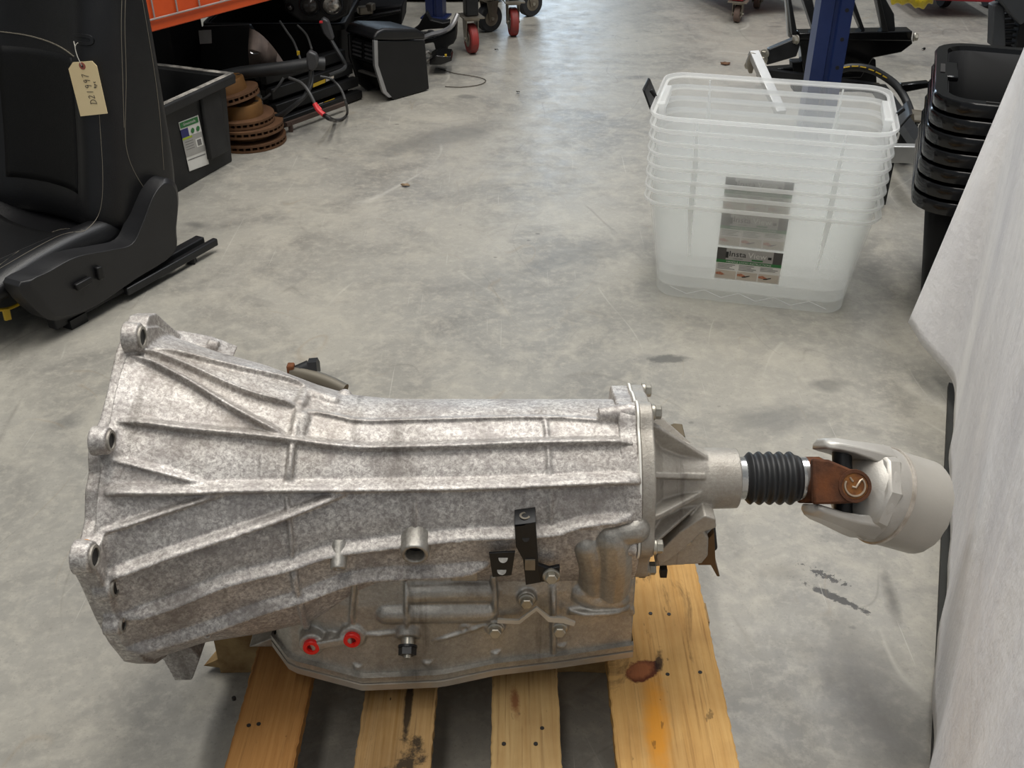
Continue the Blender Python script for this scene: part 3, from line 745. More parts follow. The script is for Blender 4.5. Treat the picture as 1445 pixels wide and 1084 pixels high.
for s_, r, j in ((.060, .0632, 0), (.085, .0634, 0), (.122, .0634, .0009), (.122, .0604, .0009), (.066, .0604, 0)):
    rings.append([J + dd * (s_ + rnd.uniform(-j, j)) + (eu * math.cos(2 * math.pi * k / n) + ec * math.sin(2 * math.pi * k / n)) * r for k in range(n)])
b.loft(rings, True, False); b.build('shaft_tube', alu_tube, ds, angle=50)

# ------------------------------------------------------------------ clear totes
T_H, T_P = .262, .0292
TC, TYAW = (.607, 2.365), math.radians(-14)
def tote_shell(L0, W0, L1, W1, H, r=.045, foot=.012):
    rings = []
    for z, k, g in ((.0, 0, -.02), (.0, 0, -.004), (.006, 0, 0), (.05, .14, 0), (.12, .42, 0), (H * .75, .75, 0), (H - .010, 1, 0)):
        rings.append([V((x, y, z)) for x, y in rrect(L0 + (L1 - L0) * k + 2 * g, W0 + (W1 - W0) * k + 2 * g, r + g * .4)])
    return rings
def make_tote(z, k, label, latch, lab):
    t = root('clear_storage_tote', (TC[0], TC[1], z), label, 'storage tote', 'stacked clear totes', TYAW)
    L0, W0, L1, W1 = .452, .27, .515, .335
    b = B(); rr = tote_shell(L0, W0, L1, W1, T_H); b.loft(rr, True, False)
    n = len(rr[0]); b.f.append(tuple(range(n))); b.build('body', clear_mat, t, True, angle=60)
    b = B()
    lip = [[V((x, y, zz)) for x, y in rrect(L1 + 2 * g, W1 + 2 * g, .045 + g)] for zz, g in ((T_H - .010, 0), (T_H - .010, .010), (T_H - .004, .014), (T_H, .013), (T_H, .009), (T_H - .007, .006), (T_H - .007, 0))]
    b.loft(lip, True, False); b.build('rim', clear_rim, t, True, angle=60)
    for sx in (-.16, .16):
        for sy in (-1, 1):
            b = B(); b.bar(V((sx * .93, sy * (W0 / 2 + .026 + .0015), .13)), V((sx, sy * (W1 / 2 + .001), T_H - .012)), .004, .004, up=(0, 1, 0)); b.build('rib', clear_rim, t, True, smooth_=False)
    if latch:
        for sx in (-1, 1):
            b = B(); x = sx * (L1 / 2 + .016); up = .006 if sx > 0 else .016
            b.prism([V((x, -.055, T_H - .03)), V((x, .055, T_H - .03)), V((x + sx * .022, .050, T_H + up)), V((x + sx * .022, -.050, T_H + up))], V((sx * .006, 0, .002)))
            b.bar(V((x - sx * .006, -.03, T_H - .006)), V((x + sx * .01, -.03, T_H + .012)), .008, .008); b.build('latch_handle', black_pl, t, True, bevel=.002)
            b = B(); b.box((sx * (L1 / 2 - .006), 0, T_H - .012), (.018, .13, .022)); b.box((sx * (L1 / 2 - .006), -.07, T_H - .02), (.02, .016, .036)); b.build('latch_bracket', clear_rim, t, True, bevel=.003)
    if k == 0:
        b = B()
        for i in range(9):
            x0 = -.19 + i * .042; s = 1 if i % 2 else -1
            b.bar(V((x0, -W0 / 2 + .010, .016 - s * .008)), V((x0 + .042, -W0 / 2 + .010, .016 + s * .008)), .0012, .0012, up=(0, 1, 0))
        b.build('base_truss', clear_rim, t, True, smooth_=False)
    if lab:
        # sticker on the sloping front wall
        zc = .112; sl = (W1 - W0) / 2 / (T_H - .01)
        a = V((1, 0, 0)); upv = V((0, -sl, 1)).normalized(); nn = V((0, -1, -sl)).normalized()
        yw = -(W0 / 2 + .42 * (W1 - W0) / 2 * (zc / .12) + .0012)
        def q(u, v, w=0): return V((-.008, yw, zc)) + a * u + upv * v + nn * w
        Wd, Hd = .152, .088
        def quad(b, u0, v0, u1, v1, w): b.prism([q(u0, v0, w), q(u1, v0, w), q(u1, v1, w), q(u0, v1, w)], nn * -.0004)
        b = B(); quad(b, -Wd / 2, -Hd / 2, Wd / 2, Hd / 2, 0); ls = b.build('label', lab_white, t, True, smooth_=False)
        b = B(); quad(b, -Wd / 2, .006, Wd / 2, Hd / 2, .0006); b.build('brand_band', lab_grey, ls, True, smooth_=False)
        for s in (-1, 1):
            b = B(); quad(b, *(sorted((s * Wd / 2, s * Wd * .36))[0], .008, sorted((s * Wd / 2, s * Wd * .36))[1], Hd / 2), .0009); b.build('band_end', lab_dark, ls, True, smooth_=False)
        b = B(); quad(b, -Wd / 2, .003, Wd / 2, .0115, .0010); b.build('green_band', lab_green, ls, True, smooth_=False)
        b = B(); text_mesh(b, 'Insta', .0215, q(-.028, .029, .0010), a, upv, nn); text_mesh(b, 'HARDWARE', .004, q(-.026, .0165, .001), a, upv, nn)
        b.box(q(-.052, .027, .0010), (.006, .001, .018)); b.box(q(.047, .026, .001), (.008, .001, .006)); b.build('brand_print', lab_black, ls, True, smooth_=False)
        b = B(); text_mesh(b, 'View', .0215, q(.018, .029, .0010), a, upv, nn); text_mesh(b, 'HANDLE LOCKS INSTRUCTIONS', .0072, q(0, .0072, .0013), a, upv, nn); b.build('white_print', lab_white, ls, True, smooth_=False)
        b = B(); quad(b, .006, .0145, .032, .0185, .0009); b.build('green_pill', lab_green, ls, True, smooth_=False)
        for i in range(3):
            u0 = -Wd / 2 + .002 + i * .0503
            b = B(); quad(b, u0, -Hd / 2 + .003, u0 + .047, -.019, .0006); b.build('photo_panel', lab_beige, ls, True, smooth_=False)
            b = B()
            for j in range(4 if i < 2 else 3): quad(b, u0 + .002, -.0025 - j * .004, u0 + .043 - 6e-3 * ((j * 7 + i) % 3), -.0013 - j * .004, .0006)
            b.build('instruction_lines', lab_text, ls, True, smooth_=False)
            b = B(); pts = [(0, -.026), (.010, -.0235), (.016, -.027), (.021, -.030), (.014, -.0325), (0, -.031)]
            b.prism([q(u0 + x, y, .001) for x, y in pts], nn * -.0003); b.build('hand_print', lab_skin, ls, True, smooth_=False)
            if i: b = B(); b.prism([q(u0 + x, y, .0012) for x, y in ((.012, -.0315), (.019, -.0305), (.030, -.027), (.030, -.029), (.019, -.0335), (.012, -.034))], nn * -.0003); b.build('handle_print', lab_black, ls, True, smooth_=False)
    return t
TL = ['bottom clear plastic tote of the stack with a full handle locks label',
      'clear plastic tote nested directly on the bottom labelled tote',
      'third clear plastic tote up from the floor in the stack',
      'fourth clear plastic tote up with faded label showing through the wall',
      'fifth clear plastic tote up from the floor in the stack',
      'sixth clear plastic tote up, third below the black latched one',
      'clear plastic tote directly below the top one, its label showing through',
      'topmost empty clear plastic tote with black latch handles']
for k in range(8):
    make_tote(.001 + k * T_P, k, TL[k], k == 7, k in (0, 3, 6))

# ------------------------------------------------------------------ black totes behind the table
BC_ = V((.862, 2.10, 0)); bu = V((math.sin(math.radians(19.7)), math.cos(math.radians(19.7)), 0)); bw = V((bu.y, -bu.x, 0))
bc = BC_ + bu * .255 + bw * .385
def make_black(z, k, label):
    t = root('black_storage_tote', (bc.x, bc.y, z), label, 'storage tote', 'stacked black totes', -math.radians(19.7))
    H = .33; b = B(); L0, W0, L1, W1 = .60, .37, .70, .44
    rr = []
    for zz, kk, g in ((0, 0, -.012), (0, 0, -.003), (.006, 0, 0), (H * .5, .5, 0), (H - .01, 1, 0)):
        rr.append([V((x, y, zz)) for x, y in rrect(L0 + (L1 - L0) * kk + 2 * g, W0 + (W1 - W0) * kk + 2 * g, .05)])
    b.loft(rr, True, False); b.f.append(tuple(range(len(rr[0])))); b.build('body', black_deep, t, True, angle=60, solid=.002)
    b = B(); lip = [[V((x, y, zz)) for x, y in rrect(L1 + 2 * g, W1 + 2 * g, .05 + g)] for zz, g in ((H - .028, .028), (H - .006, .032), (H, .028), (H, .004), (H - .012, 0), (H - .012, .020), (H - .028, .024), (H - .028, .028))]
    b.loft(lip, True, False); b.build('rim', black_gl, t, True, angle=50)
    if k == 6:
        b = B(); b.box((-(L1 / 2 + .014), 0, H + .0005), (.010, .07, .002)); b.build('rim_slot', hole, t, True)
        b = B(); b.box((-(L1 / 2 - .006), .0, H - .006), (.026, .12, .012)); b.build('handle_tab', black_gl, t, True, bevel=.003)
        b = B(); b.box((-.2, -W1 / 2 - .014, H + .0005), (.16, .006, .002)); b.build('rim_slot', hole, t, True)
    if k == 0:
        for i, x in enumerate((-.285, -.265)): B().box((x, -.207, H - .09 - .03 * i), (.006, .006, .11)).build('wall_groove', hole, t, True)
    return t
BL = ['lowest glossy black tote of the stack beside the white cloth, body showing', 'second black tote rim up from the floor', 'third black tote rim up from the floor', 'fourth black tote rim, midway up the black stack', 'third black tote rim down from the open one', 'black tote rim just under the open topmost one', 'topmost open black tote with slotted rim behind the white cloth']
for k in range(7): make_black(.001 + k * .0365, k, BL[k])

# ------------------------------------------------------------------ table under a white cloth
U = V((.365, .931, 0)).normalized(); Wd = V((U.y, -U.x, 0))
FC = V((.925, 1.885, .74))
tb = root('folding_table', (1.0, 1.2, 0), 'table hidden under the white cloth beside the driveshaft', 'table')
b = B(); c = FC - U * .84 + Wd * .40; b.box((c.x, c.y, .715), (.76, 1.60, .035), -math.atan2(U.x, U.y)); b.build('table_top', lab_grey, tb, bevel=.004)
for i in (.12, 1.56):
    for j in (.10, .70):
        p = FC - U * i + Wd * j; B().cyl((p.x, p.y, .0125), (p.x, p.y, .70), .014, n=14).build('leg', black_steel, tb)
hem = [atz(1282, 455, .12), atz(1300, 485, .10), atz(1322, 508, .085), atz(1338, 527, .07), atz(1345, 548, .06), atz(1346, 600, .05), atz(1344, 660, .048), atz(1338, 760, .045), atz(1330, 880, .045), atz(1318, 1000, .045), atz(1309, 1084, .045), atz(1290, 1250, .045), atz(1270, 1420, .045), atz(1240, 1750, .045), atz(1200, 2400, .045)]
hem = smooth(hem, 6)
nh = len(hem); rings = []; NV = 26
Ltot = sum((hem[i + 1] - hem[i]).length for i in range(nh - 1)); acc = 0
rnd = random.Random(5)
for i, hpt in enumerate(hem):
    if i: acc += (hem[i] - hem[i - 1]).length
    s = (hpt - V((FC.x, FC.y, 0))).dot(-U); s = max(0, s)
    top = FC - U * s; row = []
    for j in range(NV + 1):
        v = j / NV; p = hpt.lerp(top, v)
        amp = .0045 * (1 - v) ** .7
        p = p + Wd * (-amp * math.sin(acc * 16 + 1.2 * math.sin(acc * 5)) * min(1, acc * 3) + .0015 * math.sin(acc * 41 + v * 3) * (1 - v))
        if j == NV: p = top
        row.append(p)
    for w_ in (.012, .05, .4, .79): row.append(top + Wd * w_ + V((0, 0, .004 if w_ > .012 else .003)))
    rings.append(row)
b = B(); b.loft(rings, False, False)
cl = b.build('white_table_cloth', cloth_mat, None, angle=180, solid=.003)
tag(cl, 'rumpled white cloth draped over the table with a wavy hem', 'tablecloth')

q0, q1 = atz(1338, 560, .012), atz(1315, 1075, .012); qd = (q0 - q1).normalized()  # dark strip laid in place of the shadow along the cloth hem
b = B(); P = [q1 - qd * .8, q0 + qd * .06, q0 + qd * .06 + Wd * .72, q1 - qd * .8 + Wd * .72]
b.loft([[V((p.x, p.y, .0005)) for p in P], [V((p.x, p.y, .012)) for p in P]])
o = b.build('hem_shadow_strip', M('painted_hem_shadow', C(46, 46, 43), .8), None, smooth_=False); tag(o, 'dark strip standing for the shadow under the white cloth hem', 'mat'); o['kind'] = 'thing'  # not a real mat, the strip stands for the hem shadow
# ------------------------------------------------------------------ car seat
SO = V((-.836, 2.532, 0)); SF = V((-.455, -.89, 0)).normalized(); SN = V((-SF.y, SF.x, 0))
seat = root('car_seat', SO + SF * .3 - SN * .25, 'black leather car seat with grey stitching and side trim on rails', 'car seat')
def S(s, e, z): return SO + SF * s + SN * e + V((0, 0, z))
def spx(x, y, e): return onp(x, y, SO + SN * e, SN)
# backrest: horizontal sections
rings = []
for z, sr, sf, wd in ((.12, .07, .20, .0), (.16, .05, .235, .0), (.22, .035, .225, 0), (.30, .028, .20, 0), (.42, .022, .172, .004), (.55, .016, .145, .006), (.68, .010, .115, .01), (.80, .004, .085, .03), (.88, .0, .06, .06), (.90, .01, .04, .08)):
    e0, e1 = -.015 - wd, -.485 + wd; bo = .055 if z < .6 else .03
    pts = [(sr - .012, e0 - .03), (sr - .008, e0 + .004), (sr + .02, e0 + .006), (sf - .035, e0 + .003), (sf - .005, e0 - .010), (sf + bo * .7, e0 - .05), (sf + bo * .75, e0 - .085), (sf + bo * .25, e0 - .13), (sf, -.25)]
    mir = [(a, -.5 - e) for a, e in reversed(pts[:-1])]
    rings.append([S(a, e, z) for a, e in pts + mir + [(sr, -.40), (sr - .01, -.25), (sr, -.1)]])
b = B(); b.loft(rings); back = b.build('backrest', leather, seat, sub=2, angle=180)
# cushion: sections along its length
rings = []
for s, zt, zb, bol in ((.15, .10, .07, .02), (.18, .135, .06, .05), (.26, .135, .06, .055), (.36, .14, .06, .055), (.46, .145, .07, .045), (.56, .15, .085, .028), (.61, .14, .095, .01), (.625, .12, .105, 0)):
    pts = [(-.035, zb), (-.025, zt + bol * .3), (-.055, zt + bol), (-.10, zt + bol * .75), (-.15, zt + .005), (-.25, zt)]
    mir = [(-.5 - e, z) for e, z in reversed(pts[:-1])]
    rings.append([S(s, e, z) for e, z in pts + mir])
b = B(); b.loft(rings); cush = b.build('seat_cushion', leather, seat, sub=2, angle=180)
# side trim traced on its own plane, 4 cm deep
trim_o = smooth([spx(x, y, .025) for x, y in ((26, 405), (60, 383), (100, 362), (150, 352), (183, 343), (198, 315), (215, 272), (232, 252), (247, 258), (252, 280), (249, 320), (245, 358), (190, 395), (130, 435), (85, 452), (60, 446))], 4, True)
b = B(); inner = [p - SN * .05 for p in trim_o]; cen = sum(trim_o, V((0, 0, 0))) / len(trim_o)
mid = [cen + (p - cen) * .93 + SN * .010 for p in trim_o]
b.loft([inner, trim_o, mid]); trm = b.build('side_trim', trim_pl, seat, angle=30, bevel=.004, seg=3)
for (x, y), (dx_, dz_), sz in (((113, 402), 0, (.045, .014)), ((138, 383), 0, (.012, .036))) if False else ():
    pass
for q in (((102, 401), (124, 389), (127, 397), (106, 410)), ((132, 377), (140, 374), (143, 392), (136, 395))):
    b = B(); b.prism([spx(x, y, .036) for x, y in q], SN * .012); b.build('adjuster_button', black_pl, trm, bevel=.003)
# rails
b = B(); b.bar(S(-.01, -.005, .030), S(.50, -.005, .030), .028, .03); b.build('rail', black_steel, seat, bevel=.003)
b = B(); b.bar(S(-.03, .028, .028), S(.30, .028, .028), .016, .02); b.build('rail', black_steel, seat, bevel=.003)
b = B(); b.bar(S(-.01, -.45, .030), S(.50, -.45, .030), .028, .03); b.build('rail', black_steel, seat, bevel=.003)
B().box(S(.06, .02, .012), (.02, .02, .022)).build('rail_foot', black_steel, seat); b = B(); b.box(S(.44, .0, .012), (.05, .03, .024), math.atan2(SF.y, SF.x)); b.build('rail_foot', black_steel, seat)
b = B(); b.box(S(.10, -.25, .055), (.04, .46, .03), math.atan2(SF.y, SF.x)); b.box(S(.44, -.25, .055), (.04, .46, .03), math.atan2(SF.y, SF.x)); b.box(S(.28, -.25, .065), (.4, .42, .02), math.atan2(SF.y, SF.x)); b.build('seat_pan', black_steel, seat)
b = B(); b.tube([spx(x, y, -.06) for x, y in ((-10, 438), (10, 436), (25, 430), (33, 424))], .004, 8); b.prism([spx(x, y, -.06) for x, y in ((2, 436), (11, 435), (14, 450), (6, 452))], SN * .006); b.build('yellow_strap', yellow, seat)
tbk, tcu, ttr = bvh_of(back), bvh_of(cush), bvh_of(trm); SE = [tbk, tcu, ttr]
def panel(fn, trees, off, mat, name, nu=18, nv=18):
    g = []
    for j in range(nv + 1):
        for i in range(nu + 1):
            u, v = i / nu, j / nv; o, d = fn(u, v); l, n, k, ds = trees[0].ray_cast(o, d)
            n = n if n.dot(d) < 0 else -n; e = min(1, 6 * min(u, 1 - u, v, 1 - v)); g.append(l + n * (off * e + .0004))
    b = B(); b.add(g, [(j * (nu + 1) + i, j * (nu + 1) + i + 1, (j + 1) * (nu + 1) + i + 1, (j + 1) * (nu + 1) + i) for j in range(nv) for i in range(nu)]); return b.build(name, mat, seat, angle=180, solid=.001)
panel(lambda u, v: (S(.7, -.125 - .25 * u, .235 + .31 * v), -SF), [tbk], .003, leather_in, 'back_insert')
panel(lambda u, v: (S(.30 + .27 * v, -.135 - .23 * u, .6), V((0, 0, -1))), [tcu], .002, leather_in, 'cushion_insert')
def stitch(pts, w=.0007, h=.0008, mat=thread, name='stitching', trees=None):
    rib(B(), pts, trees or [tbk, tcu], w, h, .8, .001, 6, True, False).build(name, mat, seat, angle=80)
stitch([(140, 160), (143, 205), (145, 240), (144, 285), (136, 310), (121, 325)])
stitch([(172, -4), (171, 40), (173, 110), (175, 180)]); stitch([(177, -4), (176, 40), (178, 110), (177, 200), (188, 240), (205, 268)])
stitch([(201, 0), (212, 65), (219, 110), (226, 170), (231, 240)])
stitch([(-5, 44), (40, 50), (80, 63), (105, 80)], .0013, .0015)
stitch([(-5, 378), (40, 345), (80, 325), (100, 323), (121, 326)]); stitch([(-5, 382), (50, 350), (90, 330), (118, 327)], .0008)
rib(B(), [(105, 50), (128, 52), (129, 62), (108, 60)], [tbk], .006, .004, .6, .002, 5).build('fabric_loop', leather, seat)
# tag hanging from the loop
hp, hn = hit(118, 92, [tbk]); hn = V((hn.x, hn.y, 0)).normalized()
tg = root('inventory_tag', atz(134, 163, .30) if False else hp, 'manila paper tag handwritten D21997 hanging on the black seat', 'tag')
PO = hp + hn * .03
ob = [onp(x, y, PO, hn) for x, y in ((97, 97), (103, 88), (130, 86), (137, 93), (152, 160), (114, 164))]
b = B(); b.prism(ob, hn * .0012); tgm = b.build('tag_card', paper, tg, smooth_=False)
ey = onp(116, 93, PO + hn * .0014, hn)
b = B(); b.lathe(ey, hn, [(0, .0085), (.0006, .008)], 20); rein = b.build('tag_eyelet', tag_hole, tg)
B().cyl(ey, ey + hn * .0011, .003, n=14).build('eyelet_hole', lab_black, rein)
b = B(); b.tube([ey + hn * .001, onp(109, 79, PO, hn), onp(106, 66, PO - hn * .004, hn), onp(110, 60, PO - hn * .008, hn)], .0009, 6); b.tube([onp(106, 66, PO - hn * .004, hn), onp(104, 58, PO - hn * .008, hn)], .0009, 6, 0); b.build('string', twine, tg)
# handwriting strokes, in a frame running up the card
w0 = onp(132, 146, PO + hn * .0016, hn); w1 = onp(118, 100, PO + hn * .0016, hn)
wa = (w1 - w0).normalized(); wb = hn.cross(wa).normalized()
Lw = (w1 - w0).length
STROKES = {'D': [[(0, 0), (.1, 1)], [(-.15, .95), (.5, .9), (.9, .45), (.6, .05), (-.1, -.05)]], '2': [[(0, .8), (.3, 1), (.6, .75), (.3, .3), (0, .02), (.7, .05)]], '1': [[(.3, 1), (.25, 0)]],
           '9': [[(.6, .85), (.3, 1), (.05, .75), (.3, .5), (.6, .75), (.58, .4), (.45, -.05)]], '7': [[(0, .95), (.65, 1), (.3, .4), (.15, -.05)]],
           '4': [[(.1, 1), (0, .5), (.6, .5)], [(.45, .9), (.4, 0)]], 'p': [[(0, .6), (0, -.3)], [(0, .5), (.35, .6), (.4, .3), (0, .1)]], 'c': [[(.45, .5), (.2, .6), (.05, .3), (.25, .05), (.5, .1)]]}
b = B()
for txt, o0, size in (('D21997', w0, Lw / 6.2), ('4pc', w0 + wa * Lw * .48 - wb * (Lw * .24), Lw / 13)):
    for i, ch in enumerate(txt):
        for st in STROKES[ch]:
            P = [o0 + wa * (i + x * .8) * size + wb * (y - .5) * size * 1.35 for x, y in st]
            b.tube(P, .0007, 5, 3)
b.build('handwriting', ink, tgm)

# ------------------------------------------------------------------ green-label bin
gb = root('black_storage_bin', atz(290, 250, 0), 'scuffed black plastic bin with a green and white sticker', 'storage bin')
g0 = atz(258, 268, 0); g1 = atz(328, 228, 0); gu = (g1 - g0).normalized(); gw = V((-gu.y, gu.x, 0))
g0 = g1 - gu * .50; Hb = .278
def G(a, c, z): return g1 - gu * (.50 - a) + gw * c + V((0, 0, z))
b = B(); rings = []
for z, k in ((0.001, 0), (Hb, 1)):
    e = -.012 * k
    rings.append([G(e, e, z), G(.50 - e, e, z), G(.50 - e, .42 - e, z), G(e, .42 - e, z)])
b.loft(rings + [[p + (G(.25, .21, p.z) - p) * .03 for p in rings[1]], [p + (G(.25, .21, p.z) - p) * .06 + V((0, 0, .01)) for p in rings[0]]]); gbo = b.build('body', scuffed, gb, angle=30, bevel=.008)
b = B(); e = -.012; rr = []
for z, o in ((Hb - .028, .004), (Hb - .028, .022), (Hb, .024), (Hb + .004, .018), (Hb + .004, .0), (Hb - .02, -.004)):
    rr.append([G(e - o, e - o, z), G(.50 - e + o, e - o, z), G(.50 - e + o, .42 - e + o, z), G(e - o, .42 - e + o, z)])
b.loft(rr, True, False); b.build('rim', scuffed, gb, angle=30, bevel=.004)
b = B(); rr = []
for z, o in ((Hb + .0045, .021), (Hb + .0065, .018), (Hb + .0065, .006), (Hb + .0045, .002)):
    rr.append([G(e - o, e - o, z), G(.50 - e + o, e - o, z), G(.50 - e + o, .42 - e + o, z), G(e - o, .42 - e + o, z)])
b.loft(rr + [rr[0]], True, False); b.build('worn_rim_edge', dusty_rim, gb)
b = B(); b.box(G(.42, -.010, .15), (.10, .02, .2), math.atan2(gu.y, gu.x)); b.build('wall_pilaster', scuffed, gb, bevel=.006)
# sticker
gn = (gu.cross(V((0, -.045 * 1.0, Hb)) + gw * 0)).normalized()
f0, f1, f2 = G(0, 0, 0), G(.50, 0, 0), G(.25, -.012, Hb)
gn = (f1 - f0).cross(f2 - f0).normalized()
if gn.dot(CAM - f0) < 0: gn = -gn
def gp(x, y, w=.0015): return onp(x, y, f0 + gn * w, gn)
def gq(name, pts, w, mat, par): return B().prism([gp(x, y, w) for x, y in pts], -gn * .0006).build(name, mat, par, smooth_=False)
Q = lambda u, v: (252 + 27.5 * u + 15.5 * v, 173 - 10.5 * u + 69 * v)          # sticker corners in the photo
def gr(name, u0, v0, u1, v1, w, mat, par): return gq(name, [Q(u0, v0), Q(u1, v0), Q(u1, v1), Q(u0, v1)], w, mat, par)
st = gr('sticker', 0, 0, 1, 1, .0015, lab_white, gb)
gr('sticker_base', .0, .33, 1, .72, .0022, lab_grey, st); gr('green_header', .04, .02, .96, .135, .0024, lab_green, st); gr('navy_panel', .0, .16, .38, .34, .0024, lab_blue, st); gr('lime_strip', .02, .33, .5, .37, .0028, lab_lime, st)
gr('price_label', .0, .80, 1, .995, .0026, lab_white, st); gr('white_square', .62, .44, .94, .60, .0028, lab_white, st); gr('dark_square', .68, .46, .88, .58, .0032, lab_text, st); gr('price_line', .06, .775, .94, .79, .003, lab_text, st)
au = (gp(*Q(1, 0)) - gp(*Q(0, 0))).normalized(); av = -(gp(*Q(0, 1)) - gp(*Q(0, 0))).normalized()
b = B(); text_mesh(b, 'Greenmade', .0125, gp(*Q(.5, .075), .0028), au, av, gn); b.build('header_print', lab_white, st, smooth_=False)
for u in (.58, .85): B().lathe(gp(*Q(u, .25), .0022), gn, [(0, .008), (.0008, .0078)], 18).build('green_roundel', lab_green, st)
b = B()
for i in range(4): b.prism([gp(*Q(u, v), .0026) for u, v in ((.1, .42 + i * .05), (.5, .42 + i * .05), (.5, .43 + i * .05), (.1, .43 + i * .05))], -gn * .0004)
b.build('fine_print', lab_text, st, smooth_=False)

# ------------------------------------------------------------------ brake rotors
def rotor(name_label, c, rz, R, hatR, hatH, th=.024, tilt=(0, 0)):
    r = root('brake_rotor', c, name_label, 'brake rotor', 'stacked brake rotors')
    r.rotation_euler = (tilt[0], tilt[1], rz); WM[r.name] = Matrix.Translation(V(c)) @ r.rotation_euler.to_matrix().to_4x4()
    for z in (0, th - .007): B().ring((0, 0, z), (0, 0, 1), R, hatR * .93, .007, 48).build('disc_face', rotor_disc, r, True)
    b = B(); n = 34
    for i in range(n):
        a = 2 * math.pi * i / n; d = V((math.cos(a), math.sin(a), 0)); b.bar(d * (hatR + .01) + V((0, 0, th / 2)), d * (R - .003) + V((0, 0, th / 2)), .007, th - .013)
    b.build('cooling_vanes', rotor_disc, r, True, smooth_=False)
    b = B(); b.lathe((0, 0, 0), (0, 0, 1), [(th - .004, hatR), (th + hatH - .004, hatR * .97), (th + hatH, hatR * .93), (th + hatH, .036), (th + hatH - .012, .036), (th + hatH - .012, hatR * .85), (0, hatR * .9)], 40, False); b.build('hat', rotor_hat, r, True)
    for i in range(5):
        a = i * 2 * math.pi / 5 + .3; B().cyl((.06 * math.cos(a), .06 * math.sin(a), th + hatH - .002), (.06 * math.cos(a), .06 * math.sin(a), th + hatH + .0006), .008, n=12).build('stud_hole', hole, r, True)
    return r
rc = atz(340, 216, 0) + V((.0, .115, 0)); rx, ry = rc.x, rc.y
rotor('lowest rusty vented brake rotor on the concrete floor', (rx + .004, ry, .001), 0, .125, .08, .022)
rotor('rusty brake rotor with widest disc, second up in the pile', (rx, ry, .0475), .4, .125, .08, .002)
rotor('rusty brake rotor with tall brown hat, third up in the pile', (rx - .014, ry, .074), .9, .112, .078, .042)
rotor('topmost tilted rusty brake rotor resting on the pile', (rx - .050, ry, .148), .2, .110, .074, .040, tilt=(-.05, -.16))

# ------------------------------------------------------------------ pallet rack
RU = V((.54, .842, 0)).normalized(); RW = V((-RU.y, RU.x, 0))
bz = .46; b0 = atz(218, 44.6, bz)
rk = root('rack_shelf', b0, 'orange steel rack beam carrying a zinc wire deck', 'rack')
beam = B(); p0 = b0 - RU * .12 + RW * .02 + V((0, 0, .045)); p1 = b0 + RU * 1.7 + RW * .02 + V((0, 0, .045)); beam.bar(p0, p1, .04, .09); beam.build('crossbar', orange, rk, bevel=.003)
wires = B()
for i in range(20):
    q = b0 - RU * .08 + RU * i * .085
    w1_ = q - RW * .005 + V((0, 0, .035)); w2_ = q - RW * .005 + V((0, 0, .095)); w3_ = q + RW * 1.0 + V((0, 0, .095))
    B().tube([w1_, w2_, w3_], .0028, 6, 0).build('cross_wire', wire_zinc, rk)
for i, (o, z) in enumerate([(-.006, .035), (.0, .0985)] + [(.12 * k, .0985) for k in range(1, 8)]):
    q0 = b0 - RU * .1 + RW * o + V((0, 0, z)); q1 = b0 + RU * 1.65 + RW * o + V((0, 0, z)); B().tube([q0, q1], .0028, 6, 0).build('long_wire', wire_zinc, rk)
b = B(); q0 = p0 + RW * .95; q1 = p1 + RW * .95; b.bar(q0, q1, .04, .09); b.build('crossbar', orange, rk, bevel=.003)
bx_ = root('deck_shade_crate', b0 + RU * .8 + RW * .5 + V((0, 0, .104)), 'black crate added on the wire rack deck to shade the parts below', 'crate')  # dark deck load, added to shade the clutter underneath
c_ = b0 + RU * .8 + RW * .52 + V((0, 0, .105)); ang = math.atan2(RU.y, RU.x)
B().box(c_ + V((0, 0, .02)), (1.5, .78, .03), ang).build('base', black_deep, bx_)
for o_, sz in ((RU * .74, (.02, .78, .3)), (-RU * .74, (.02, .78, .3)), (RW * .38, (1.5, .02, .3)), (-RW * .38, (1.5, .02, .3))): B().box(c_ + o_ + V((0, 0, .17)), sz, ang).build('side', black_deep, bx_)
def post(label, base, w, d, yaw, h, mat, holes=True):
    r = root('rack_upright', base, label, 'rack post', None, yaw)
    # open C section with a central groove
    pts = [(-w / 2, d), (-w / 2, 0), (-w * .08, 0), (-w * .04, .010), (w * .08, .010), (w * .12, 0), (w / 2, 0), (w / 2, d), (w / 2 - .004, d), (w / 2 - .004, .004), (w * .14, .004), (w * .10, .014), (-w * .06, .014), (-w * .10, .004), (-w / 2 + .004, .004), (-w / 2 + .004, d)]
    b = B(); b.loft([[V((x, y, z)) for x, y in pts] for z in (.008, h)]); b.build('column', mat, r, True, angle=25)
    B().box((0, d / 2, .004), (w * 1.5, d * 1.6, .008)).build('foot_plate', mat, r, True)
    if holes:
        z = .1
        while z < h:
            b = B(); b.cyl((w * .31, -.0008, z), (w * .31, .001, z), .0055, n=12); b.build('punched_hole', lab_black, r, True); z += .0762
    return r
pb = aty(1165, 110, 2.86); post('blue steel rack upright with punched holes behind the clear totes', (pb.x, 2.86, 0), .088, .07, -.05, 2.3, blue)
pb = atz(612, 30, 0); post('dark blue rack upright beyond the console parts', (pb.x, pb.y + .05, 0), .085, .07, -.2, 2.3, blue_dark, False)

